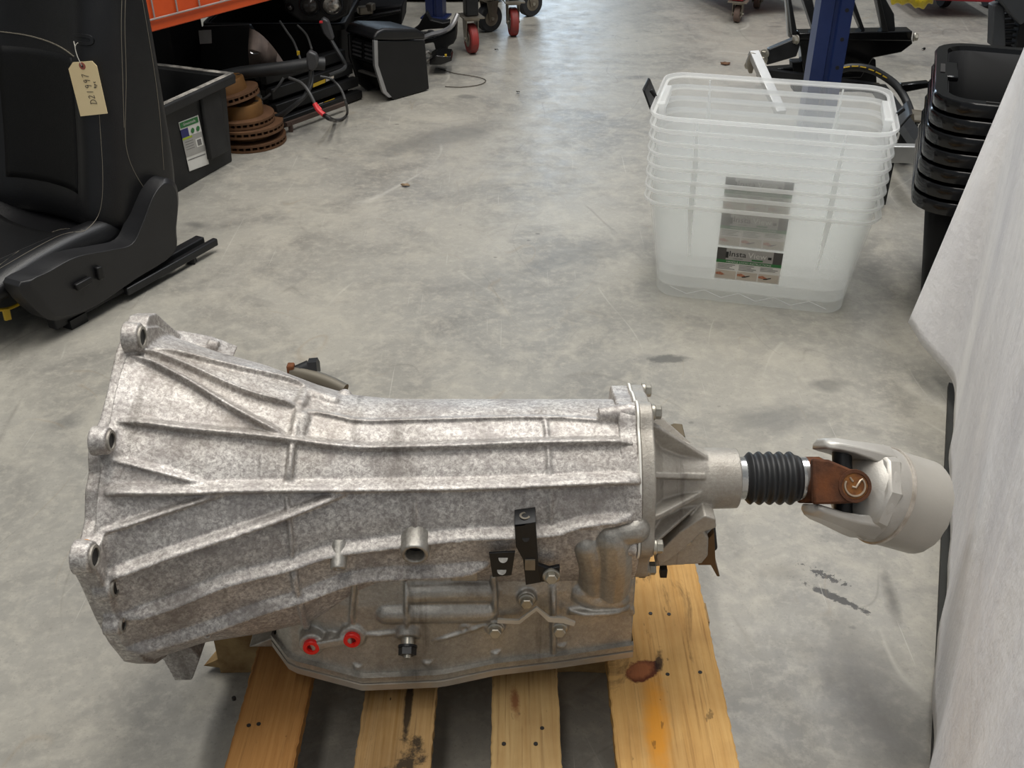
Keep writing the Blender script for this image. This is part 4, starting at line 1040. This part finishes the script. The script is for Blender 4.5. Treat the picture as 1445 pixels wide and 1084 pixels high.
# ------------------------------------------------------------------ clutter below the rack
def open_bin(name, label, x0, x1, y0, y1, h, mat, rimmat, cat='storage bin', yaw=0.0, taper=.02):
    c = V(((x0 + x1) / 2, (y0 + y1) / 2, 0)); r = root(name, c, label, cat, None, yaw); w, d = x1 - x0, y1 - y0
    ring = lambda ww, dd, z: [V((x, y, z)) for x, y in rrect(ww, dd, .03, 4)]
    b = B(); b.loft([ring(w - 2 * taper, d - 2 * taper, .001), ring(w, d, h), ring(w - .012, d - .012, h), ring(w - 2 * taper - .012, d - 2 * taper - .012, .02)]); b.build('body', mat, r, True, angle=40)
    b = B(); rr = [ring(w + g, d + g, z) for z, g in ((h - .02, .002), (h - .02, .03), (h, .034), (h + .004, .028), (h + .004, 0))]; b.loft(rr, True, False); b.build('rim', mat, r, True, angle=40)
    b = B(); rr = [ring(w + g, d + g, z) for z, g in ((h + .0045, .032), (h + .0055, .028), (h + .0055, .020), (h + .0045, .018))]; b.loft(rr + [rr[0]], True, False); b.build('rim_edge', rimmat, r, True)
    return r
grey_edge = M('worn_grey_edge', C(84, 83, 80), .6)
open_bin('storage_bin', 'long black bin with a pale worn rim behind the rotors', -1.14, -.64, 3.97, 4.4, .258, black_deep, grey_edge)
ob2 = root('speaker_box', (-1.46, 3.75, 0), 'matte black box with a grey square sticker under the rack', 'box')
b = B(); b.box((-1.46, 3.78, .20), (.60, .40, .40)); b.build('body', black_deep, ob2, bevel=.01)
b = B(); b.prism([aty(x, y, 3.578) for x, y in ((280, 43), (298, 42), (299, 61), (282, 62))], (0, .001, 0)); b.build('sticker', lab_text, ob2)
# headlight on the bin
hl = root('headlight', aty(450, 25, 3.9), 'clear car headlight with round reflectors lying on the black bin', 'headlight')
b = B(); P = [aty(x, y, 3.88) for x, y in ((395, -10), (405, 18), (425, 32), (470, 32), (492, 22), (498, -20))]; b.prism(P, (0, .18, .02)); b.build('housing', black_pl, hl, bevel=.01, seg=3)
for x, y, r, m in ((437, 8, .034, dark_lens), (468, 6, .038, lens_glass), (409, 12, .014, dark_lens)):
    c = aty(x, y, 3.875); rn = B().ring(c + V((0, .006, 0)), (0, -1, .2), r * 1.12, r, .012, 28).build('bezel', black_gl, hl); B().lathe(c + V((0, .012, 0)), (0, -1, .2), [(0, r), (.004, r * .95), (.012, r * .6), (.015, r * .1)], 24).build('reflector', m, hl)
# folded liner
ln = root('wheel_liner', aty(360, 98, 3.66), 'dusty brown folded wheel liner lying behind the rotors', 'liner')
rings = []
for k in range(9):
    u = k / 8; x = 352 + 53 * u; top = 40 + 55 * u ** 1.6; rings.append([aty(x, 98, 3.70), aty(x - 2, (98 + top) / 2, 3.66 - .03 * math.sin(k)), aty(x, top, 3.70 + .02 * math.cos(k * 1.7)), aty(x + 2, top + 3, 3.74), aty(x, 98, 3.76)])
b = B(); b.loft(rings); b.build('shell', brownish, ln, angle=60); b = B(); b.tube([aty(353, 74, 3.64), aty(358, 76, 3.64), aty(364, 75, 3.64)], .003, 6); b.build('silver_clip', chrome, ln)
dk = root('fender_panel', aty(330, 98, 3.74), 'dull black plastic panel standing behind the rotors', 'panel')
b = B(); b.prism([aty(x, y, 3.76) for x, y in ((280, 114), (284, 38), (352, 36), (358, 45), (350, 100))], (0, .03, .0)); b.build('sheet', black_pl, dk, bevel=.004)
# thick hose
hs = B().tube([aty(300, 112, 3.52), aty(340, 103, 3.53), aty(400, 96, 3.53), aty(440, 90, 3.54), aty(458, 90, 3.55)], .022, 16).build('rubber_hose', rubber, None)
tag(hs, 'thick black rubber hose lying across the car parts', 'hose')
# radiator stack with yellow stickers
rd = root('radiator_stack', atz(450, 175, 0), 'black radiator frame with yellow warning stickers under the rack', 'radiator')
RDU = V((.58, .815, 0)).normalized(); RDW = V((-RDU.y, RDU.x, 0)); ra = atz(405, 188, 0)
for z, off, L, hh in ((.02, 0, .42, .03), (.065, .015, .42, .035), (.115, .03, .41, .04), (.165, .05, .40, .04)):
    p = ra + RDU * .02 + RDW * (.06 + off) + V((0, 0, z)); b = B(); b.bar(p, p + RDU * L, .03, hh); b.bar(p + RDW * .03, p + RDW * .03 + RDU * L, .03, hh * .6); b.build('frame_bar', black_pl, rd, bevel=.004)
b = B(); b.box(ra + RDU * .24 + RDW * .135 + V((0, 0, .09)), (.40, .03, .17), math.atan2(RDU.y, RDU.x)); b.build('core', black_deep, rd)
b = B(); b.bar(ra + V((0, 0, .03)), ra + RDU * .30 + V((0, 0, .03)), .012, .014); b.bar(ra + RDU * .02 + V((0, 0, .0)), ra + RDU * .02 + V((0, 0, .035)), .014, .014); b.build('rusty_bracket', M('dull_rust', C(78, 62, 54), .8), rd)
for (x, y), (x2, y2), z in (((442, 121), (459, 114), .125), ((457, 147), (472, 141), .068)):
    for (xa, ya, xb, yb), m, nm in (((x, y, x2, y2), yellow, 'yellow_sticker'), ((x2 + 1, y2 - 1, x2 + 12, y2 - 6) if z > .1 else (x - 9, y + 3, x - 1, y), lab_beige, 'pale_sticker')):
        o_ = ra + RDW * (.0735 if z > .1 else .0585) ; nrm = -RDW
        q = [onp(xx, yy, o_ - RDW * .002, nrm) for xx, yy in ((xa, ya + 2.5), (xb, yb + 2.5), (xb, yb - 2.5), (xa, ya - 2.5))]
        B().prism(q, RDW * .001).build(nm, m, rd, smooth_=False)
# wiring with red connector
wr = root('wiring_loom', atz(460, 168, 0), 'black wiring loom with a red taped end spilling onto the floor', 'wiring')
b = B(); b.tube([aty(441, 100, 3.5), aty(440, 118, 3.48), aty(432, 133, 3.46), aty(420, 145, 3.45), aty(400, 160, 3.46), aty(385, 166, 3.48)], .008, 10, taper=(.55, 1.2)); b.build('cable', rubber, wr)
b = B(); b.tube([aty(408, 110, 3.5), aty(425, 117, 3.47), aty(436, 130, 3.44), aty(445, 148, 3.42)], .0055, 8); b.build('cable', grey_wire, wr)
b = B(); b.tube([aty(444, 146, 3.42), aty(449, 155, 3.41), aty(458, 163, 3.40)], .0085, 8); b.tube([aty(445, 146, 3.43), aty(453, 155, 3.42)], .005, 8); b.build('red_tape', red_wire, wr)
b = B(); b.tube([aty(458, 163, 3.40), aty(466, 168, 3.39), atz(473, 170, .012)], .009, 8, taper=(1, .7)); b.build('connector', black_pl, wr)
b = B(); b.tube([atz(470, 169, .01), atz(482, 168, .008), atz(490, 160, .012), aty(488, 145, 3.55), aty(481, 126, 3.6), aty(468, 112, 3.62), aty(452, 108, 3.62)], .0045, 8); b.build('cable', grey_wire, wr)
b = B(); b.tube([aty(400, 110, 3.6), aty(392, 122, 3.58), aty(375, 138, 3.56), aty(362, 142, 3.58)], .0045, 8); b.build('cable', grey_wire, wr)
b = B(); b.tube([aty(395, 30, 3.8), aty(405, 45, 3.72), aty(415, 60, 3.66), aty(424, 84, 3.58)], .004, 8); b.build('cable', grey_wire, wr)
b = B(); b.tube([aty(420, 36, 3.8), aty(433, 50, 3.72), aty(440, 70, 3.64)], .004, 8); b.build('cable', grey_wire, wr)
B().box(aty(421, 75, 3.60), (.009, .006, .014)).build('yellow_tab', yellow, wr)
# seat belt buckles
bk = root('seatbelt_buckle', aty(441, 100, 3.49), 'black seatbelt buckle standing up on two cables', 'buckle')
b = B(); b.prism([aty(x, y, 3.47) for x, y in ((432, 77), (436, 72), (446, 77), (449, 86), (446, 96), (440, 102), (434, 98), (432, 88))], (0, .03, .0)); b.build('housing', M('buckle_plastic', C(58, 58, 60), .45), bk, bevel=.006, seg=3)
b = B(); b.tube([aty(438, 98, 3.485), aty(437, 112, 3.48), aty(434, 126, 3.47), aty(428, 138, 3.46)], .006, 8); b.build('stalk', rubber, bk)
bk = root('seatbelt_buckle', aty(486, 95, 3.62), 'seatbelt buckle with red release on a long curved stalk', 'buckle')
b = B(); b.prism([aty(x, y, 3.66) for x, y in ((450, 32), (455, 25), (463, 30), (468, 45), (471, 56), (465, 58), (456, 48))], (0, .03, .0)); b.build('housing', MATS['buckle_plastic'], bk, bevel=.006, seg=3)
B().box(aty(453, 31, 3.655), (.010, .01, .006)).build('release_button', red_wire, bk)
b = B(); b.tube([aty(467, 56, 3.67), aty(474, 68, 3.66), aty(483, 83, 3.65), aty(487, 93, 3.65), aty(482, 99, 3.62), aty(465, 106, 3.6)], .007, 8); b.build('stalk', rubber, bk)

# ------------------------------------------------------------------ rear console and console trim
ca, cb = atz(555, 142, 0), atz(605, 128, 0); cu_ = (cb - ca).normalized(); cn = V((cu_.y, -cu_.x, 0))
cs_ = root('centre_console', ca, 'black car console end with air vents and padded armrest lid', 'console')
def cpx(x, y, o=0.0): return onp(x, y, ca + cn * o, cn)
WC = .17
side = [cpx(x, y) for x, y in ((533, 58), (600, 57), (606, 126), (556, 141), (543, 130), (531, 92), (530, 60))]
b = B(); b.prism(side, -cn * .012); b.build('side_panel', black_pl, cs_, bevel=.004)
b = B(); b.prism(side, -cn * .012); 
for v in b.v: v -= cn * (WC - .012)
b.build('side_panel', black_pl, cs_, bevel=.004)
b = B(); b.prism([cpx(x, y, -.012) for x, y in ((535, 60), (598, 60), (604, 122), (560, 134), (548, 112), (536, 96))], -cn * (WC - .024)); b.build('core', black_deep, cs_)
b = B(); P = [cpx(x, y, .004) for x, y in ((527, 57), (533, 44), (543, 40), (590, 41), (601, 47), (602, 56), (560, 58))]; b.prism(P, -cn * (WC + .008)); b.build('armrest_lid', leather, cs_, bevel=.012, seg=3)
for o in (0, -(WC - .010)):
    P = [cpx(x, y, .001 + o) for x, y in ((528, 57), (533, 57), (534, 92), (546, 129), (553, 137), (549, 138), (541, 131), (529, 93))]; b = B(); b.prism(P, -cn * .012); b.build('silver_trim', chrome if o == 0 else black_steel, cs_, bevel=.001)
# vent face
v0 = cpx(533, 62, -.01); vd = cpx(533, 92, -.01); fcen = (v0 + vd) / 2
fx = -cn; fz = (v0 - vd).normalized(); fn = fz.cross(fx).normalized()
if fn.dot(CAM - fcen) < 0: fn = -fn
hf = (v0 - vd).length
b = B(); o_ = vd + fn * .002; b.prism([o_, o_ + fx * (WC - .02), o_ + fx * (WC - .02) + fz * hf, o_ + fz * hf], -fn * .02); vf = b.build('vent_face', black_steel, cs_, bevel=.002)
for k in range(2):
    for j in range(4):
        p = vd + fx * (.014 + k * .075) + fz * (hf * (.2 + .2 * j)) + fn * .005; B().bar(p, p + fx * .055, .006, .004, up=fn).build('vent_slat', M('vent_slat_grey', C(56, 56, 58), .4) if 'vent_slat_grey' not in MATS else MATS['vent_slat_grey'], vf)
    c_ = vd + fx * (.0415 + k * .075) + fz * hf * .5 + fn * .003; b = B()
    for s in (-1, 1): b.bar(c_ + fx * s * .031 - fz * hf * .4, c_ + fx * s * .031 + fz * hf * .4, .004, .006, up=fn)
    b.build('vent_frame', black_gl, vf)
b = B(); p = cpx(541, 110, -.006); b.bar(p, p + fx * (WC - .03), .02, .006); b.build('pocket_bar', M('pocket_grey', C(74, 72, 70), .5), cs_)
# long console trim frame beyond
ct = root('console_surround', atz(625, 85, 0), 'black console trim with silver edge beside the red caster', 'trim piece')
b = B(); b.prism([aty(x, y, 4.35) for x, y in ((580, 58), (612, 55), (640, 42), (645, 25), (644, 55), (640, 62), (632, 66), (630, 82), (618, 85), (612, 60), (592, 64))], (0, .10, 0)); b.build('shell', black_pl, ct, bevel=.006)
b = B(); b.tube([aty(583, 60, 4.34), aty(605, 50, 4.34), aty(626, 44, 4.34), aty(638, 36, 4.34), aty(646, 20, 4.36)], .010, 8); b.build('silver_edge', MATS['silver_trim'], ct)
b = B(); b.prism([aty(x, y, 4.5) for x, y in ((575, 50), (590, 38), (602, 17), (608, 28), (625, 32), (635, 30), (634, 40), (600, 42))], (0, .05, 0)); b.build('rear_lip', black_pl, ct, bevel=.005)
b = B(); b.tube([aty(585, 58, 4.36), aty(600, 46, 4.36), aty(612, 52, 4.36)], .006, 8); b.tube([aty(592, 60, 4.36), aty(606, 44, 4.36), aty(618, 50, 4.36)], .006, 8); b.tube([aty(594, 46, 4.36), aty(618, 48, 4.36)], .006, 8); b.build('cross_brace', black_steel, ct)
b = B(); b.prism([aty(x, y, 4.2) for x, y in ((606, 84), (616, 78), (636, 80), (638, 86), (622, 92), (606, 92))], (0, .12, 0)); b.build('foot_clip', black_gl, ct, bevel=.004); B().box(aty(629, 78, 4.2), (.008, .008, .008)).build('yellow_clip', yellow, ct)
b = B(); b.tube([atz(598, 78, .06), aty(604, 73, 4.3), atz(609, 80, .03), atz(600, 88, .01)], .005, 8); b.build('hoop', dusty_rim, ct)
bt = root('bumper_cover', atz(520, 60, 0), 'ragged black bumper trim lying behind the console', 'trim piece')
b = B(); b.prism([aty(x, y, 4.45) for x, y in ((440, 40), (470, 38), (500, 18), (530, 10), (568, 6), (566, 40), (540, 45), (480, 60))], (0, .25, .0)); b.build('shell', black_deep, bt, bevel=.01)
b = B(); b.box(aty(515, 14, 4.42), (.06, .04, .03), .4); b.box(aty(523, 10, 4.42), (.03, .04, .03), -.3); b.build('grey_bracket', zinc, bt, bevel=.005)
b = B(); b.prism([aty(x, y, 4.44) for x, y in ((470, 45), (500, 24), (566, 12), (566, 17), (502, 30), (474, 50))], (0, -.02, 0)); b.build('lip', black_pl, bt, bevel=.004)
dbx = root('cargo_box', (-.55, 5.6, 0), 'large dark box standing beyond the rack upright', 'box')
b = B(); b.box((-.62, 5.75, .35), (1.15, .5, .66)); b.build('body', black_deep, dbx, bevel=.01); b = B(); b.box((-.62, 5.75, .01), (1.0, .4, .02)); b.build('base', black_deep, dbx)

# ------------------------------------------------------------------ casters and carts
def caster(r, p, R, wdt, yaw, treadm, plate_z, fork=zinc):
    p = V(p); d = V((math.cos(yaw), math.sin(yaw), 0)); a = V((-d.y, d.x, 0)); c = p + V((0, 0, R))
    w = B().lathe(c - a * wdt / 2, a, [(0, R * .55), (0, R * .92), (wdt * .15, R), (wdt * .85, R), (wdt, R * .92), (wdt, R * .55)], 30).build('caster_wheel', treadm, r)
    B().lathe(c - a * (wdt / 2 + .002), a, [(0, R * .2), (.001, R * .55), (wdt + .003, R * .55), (wdt + .004, R * .2)], 24).build('wheel_hub', fork, w)
    f = B()
    for s in (-1, 1):
        q = c + a * s * (wdt / 2 + .008); f.prism([q + d * x + V((0, 0, z)) for x, z in ((-.016, -.012), (.016, -.012), (.035, plate_z - R - .01), (-.03, plate_z - R - .01))], a * .003)
    f.bar(c + V((0, 0, plate_z - R - .012)) - a * (wdt / 2 + .012), c + V((0, 0, plate_z - R - .012)) + a * (wdt / 2 + .012), .06, .006); fk = f.build('caster_fork', fork, r)
    B().cyl(c - a * (wdt / 2 + .014), c + a * (wdt / 2 + .014), .007, n=12).build('axle', steel, fk)
    B().box((c.x, c.y, plate_z), (.11, .09, .006), yaw).build('caster_plate', zinc, r)
    return w
sk = root('wheeled_stand', atz(690, 60, 0), 'dark steel wheeled stand on red and black casters', 'stand')
c1, c2_, c3, c4 = atz(665, 79, 0), atz(724, 54, 0), atz(690, 48, 0), atz(748, 26, 0)
caster(sk, c1 + V((0, .05, 0)), .062, .035, 1.9, caster_red, .155); caster(sk, c2_ + V((0, .05, 0)), .062, .035, 1.75, caster_red, .155)
for c in (c3, c4): caster(sk, c + V((0, .05, 0)), .062, .045, .6, tyre, .15)
for c, n_ in ((c1, 'leg'), (c2_, 'leg')): B().box((c.x, c.y + .05, .32), (.055, .055, .32), .3).build(n_, black_steel, sk, bevel=.004)
for c in (c3, c4): B().box((c.x - .03, c.y + .05, .3), (.05, .05, .3), .3).build('leg', black_steel, sk, bevel=.004)
b = B(); b.bar(V((c1.x, c1.y + .05, .34)), V((c2_.x, c2_.y + .05, .34)), .05, .06); b.bar(V((c3.x, c3.y + .05, .34)), V((c4.x, c4.y + .05, .34)), .05, .06); b.build('rail', black_steel, sk)
rcart = root('red_tool_cart', atz(1050, 20, 0), 'red wheeled cart with brown casters beyond the clear totes', 'cart')
ck = [atz(1042, 34, 0), atz(1070, 14, 0)]
for c in ck: caster(rcart, c + V((0, .04, 0)), .04, .028, 1.2, caster_brown, .10)
b = B(); c = (ck[0] + ck[1]) / 2; b.bar(V((ck[0].x - .02, ck[0].y, .15)), V((ck[1].x + .02, ck[1].y + .1, .15)), .06, .09); b.box((ck[0].x + .1, ck[0].y + .45, .22), (.45, .6, .22), .3); b.build('body', red_paint, rcart, bevel=.006)
# red chassis at the far side
rt = root('red_trolley', atz(1370, 2, 0), 'low red steel trolley beyond the black totes', 'trolley')
b = B(); p = aty(1315, -2, 5.1); q = aty(1404, 0, 5.1); b.prism([aty(1300, 0, 5.15), aty(1405, 4, 5.15), aty(1405, -30, 5.15), aty(1300, -30, 5.15)], (0, .5, 0)); b.build('deck', red_paint, rt, bevel=.006)
for x in (1336, 1400): 
    g = atz(x, 14, 0); B().lathe(g + V((-.02, .06, .06)), (1, .1, 0), [(0, .03), (0, .055), (.006, .06), (.03, .06), (.036, .055), (.036, .03)], 24).build('wheel', tyre, rt); B().bar(g + V((0, .06, .06)), V((g.x, g.y + .1, .28)), .03, .02).build('fork', black_steel, rt)
yb_ = root('yellow_bag', aty(1290, 10, 4.6), 'crumpled yellow plastic bag hanging off the lift frame', 'bag')
rings = []; rnd = random.Random(4)
for k in range(15):
    u = k / 14; x = 1256 + 62 * u; yb2 = 7 + 3 * math.sin(k * 1.9) + (7 if .5 < u < .85 else 0)
    rings.append([aty(x, -30, 4.30), aty(x, yb2 * .3, 4.27 + .02 * math.sin(k * 2.3)), aty(x + rnd.uniform(-1, 1), yb2, 4.30), aty(x, yb2 - 2, 4.36), aty(x, -30, 4.38)])
b = B(); b.loft(rings); b.build('bag_skin', yellow_cloth, yb_, angle=50, sub=1)

# ------------------------------------------------------------------ black steel lift behind the totes
jk = root('hydraulic_lift', atz(1200, 140, 0) + V((0, .2, 0)), 'black steel hydraulic lift with bolts and hose behind the clear totes', 'lift')
YJ = 3.45
def jp(pts, Y, th, name, mat=black_gl, bev=.003, par=jk): 
    b = B(); b.prism([aty(x, y, Y) for x, y in pts], (0, th, 0)); return b.build(name, mat, par, bevel=bev)
jp([(1128, 47), (1288, 44), (1286, 58), (1128, 56)], YJ, .06, 'cross_tube')
jp([(1128, 56), (1286, 52), (1288, 62), (1272, 74), (1232, 82), (1215, 110), (1135, 110)], YJ + .03, .05, 'cross_plate')
jp([(1082, 92), (1085, 70), (1128, 52), (1130, 62), (1124, 80), (1090, 90)], YJ - .02, .03, 'side_gusset', black_steel)
jp([(1080, 98), (1120, 95), (1120, 102), (1082, 103)], YJ + .02, .04, 'lower_tube')
jp([(1118, 88), (1236, 84), (1238, 130), (1120, 130)], YJ + .06, .05, 'lower_plate', black_deep)
for q in (((1112, -5), (1118, 50), (1126, 50), (1116, -5)), ((1132, -5), (1150, 50), (1156, 46), (1146, -5)), ((1196, -5), (1218, 48), (1222, 46), (1204, -5)), ((1237, -5), (1248, 45), (1264, 47), (1262, 20), (1248, -5))): jp(q, YJ + .02, .05, 'lift_arm', black_steel)
jp(((1108, -5), (1112, 52), (1119, 56), (1112, -5)), YJ + .06, .02, 'lift_arm', bar_al); jp(((1237, -5), (1246, 45), (1254, 45), (1242, -5)), YJ + .0, .02, 'lift_arm', black_pl)
for x, y, d in ((1124, 56, (-1, -.3, 0)), (1290, 52, (1, -.2, 0)), (1077, 84, (-.6, -1, 0)), (1057, 92, (-.8, -1, 0)), (1079, 76, (-.6, -1, .0))): hexbolt(jk, aty(x, y, YJ - .02), d, .012, .012, .015)
b = B(); b.bar(aty(1063, 74, YJ - .03), aty(1102, 160, YJ - .25), .035, .02); b.build('strut_bar', bar_al, jk, bevel=.002)
jp([(1054, 88), (1060, 74), (1068, 76), (1062, 104), (1057, 104)], YJ - .05, .02, 'strut_lug', zinc)
b = B(); b.tube([aty(1187, 98, YJ - .06), aty(1200, 95, YJ - .06), aty(1225, 97, YJ - .06), aty(1245, 106, YJ - .06), aty(1266, 122, YJ - .08), aty(1280, 145, YJ - .12), aty(1288, 175, YJ - .2), aty(1284, 205, YJ - .25)], .013, 12); hose = b.build('hydraulic_hose', rubber, jk)
b = B(); 
for k, (x0, y0, x1, y1) in enumerate(((1190, 94, 1199, 92.5), (1202, 92, 1211, 92), (1214, 92.5, 1222, 94), (1226, 96, 1233, 98.5), (1236, 100, 1243, 103.5), (1246, 105.5, 1254, 110))): b.tube([aty(x0, y0 + 1.5, YJ - .074), aty(x1, y1 + 1.5, YJ - .074)], .0022, 5, 0)
b.build('hose_print', yellow, hose)
jp([(1273, 120), (1312, 116), (1312, 124), (1275, 131)], YJ - .1, .03, 'side_bar', black_gl)
cw = atz(1270, 234, 0); caster(jk, cw + V((.02, .05, 0)), .06, .04, 1.2, tyre, .15, black_steel)
jp([(1262, 165), (1290, 160), (1292, 178), (1262, 182)], 3.15, .06, 'caster_cover', zinc)
ab = atz(1245, 288, .03); b = B(); b.box((ab.x + .10, ab.y + .06, .16), (.26, .03, .05), -.05); b.build('leg_bar', bar_al, jk, bevel=.003)
for s in (0, .2): B().box((ab.x + .02 + s, ab.y + .08, .07), (.03, .03, .14)).build('leg_foot', black_steel, jk)
b = B(); b.bar(V((ab.x + .12, ab.y + .08, .16)), aty(1240, 125, YJ), .04, .03); b.bar(aty(1070, 102, YJ), aty(1240, 125, YJ), .03, .03); b.build('leg_frame', black_steel, jk)
# dark plastic grille part at the far right
gp_ = root('plastic_grille', aty(1420, 60, 2.9), 'grey black plastic grille frame standing behind the black totes', 'grille')
jp([(1402, 8), (1410, 5), (1418, 8), (1420, 66), (1400, 66)], 2.95, .04, 'frame_side', M('grille_grey', C(70, 72, 75), .5), .004, gp_)
jp([(1400, -10), (1450, -10), (1450, 30), (1440, 36), (1425, 20), (1416, 8)], 2.93, .04, 'frame_top', MATS['grille_grey'], .004, gp_)
for k in range(6):
    y = 20 + k * 8; jp([(1418, y), (1434 + k, y - 1), (1434 + k, y + 2), (1418, y + 3)], 2.96, .02, 'grille_slat', black_steel, .001, gp_)
jp([(1434, 70), (1440, 30), (1450, 20), (1450, 70)], 2.94, .04, 'frame_side', black_pl, .004, gp_)
jp([(1416, 8), (1450, -2), (1450, 72), (1416, 72)], 3.03, .02, 'back_panel', black_deep, .001, gp_)
g = aty(1410, 66, 2.97); B().box((g.x + .06, 2.99, g.z / 2 - .02), (.16, .05, g.z)).build('lower_frame', black_deep, gp_)

# ------------------------------------------------------------------ small things on the floor
fw = B().tube([atz(x, y, .003) for x, y in ((618, 96), (640, 103), (665, 107), (682, 111), (685, 115), (675, 120), (650, 123), (628, 122))], .0016, 6).build('loose_wire', M('thin_wire', C(70, 62, 50), .6), None); tag(fw, 'thin bent wire lying on the concrete by the console', 'wire')
def flake(name, x, y, w, mat, label, cat, seed):
    rnd = random.Random(seed); c = atz(x, y, .003); n = 10
    P = [c + V((w * math.cos(2 * math.pi * k / n) * rnd.uniform(.5, 1.1), w * .8 * math.sin(2 * math.pi * k / n) * rnd.uniform(.4, 1.1), rnd.uniform(0, .008))) for k in range(n)]
    b = B(); b.add([c + V((0, 0, .006))] + P, [(0, k + 1, (k + 1) % n + 1) for k in range(n)]); o = b.build(name, mat, None, solid=.001); tag(o, label, cat)
flake('dry_leaf', 1025, 90, .028, leaf_mat, 'curled brown dry leaf on the floor beyond the totes', 'leaf', 1)
flake('dry_leaf', 572, 262, .014, M('pale_leaf', C(150, 128, 102), .8), 'pale brown leaf scrap alone on open concrete', 'leaf', 2)
flake('grit_fleck', 731, 131, .010, black_deep, 'black fleck of grit on the open floor', 'debris', 3)
flake('grit_fleck', 701, 71, .010, black_deep, 'black fleck beside the red casters', 'debris', 4)
flake('grit_fleck', 1303, 70, .010, black_deep, 'black fleck by the open black tote', 'debris', 5)
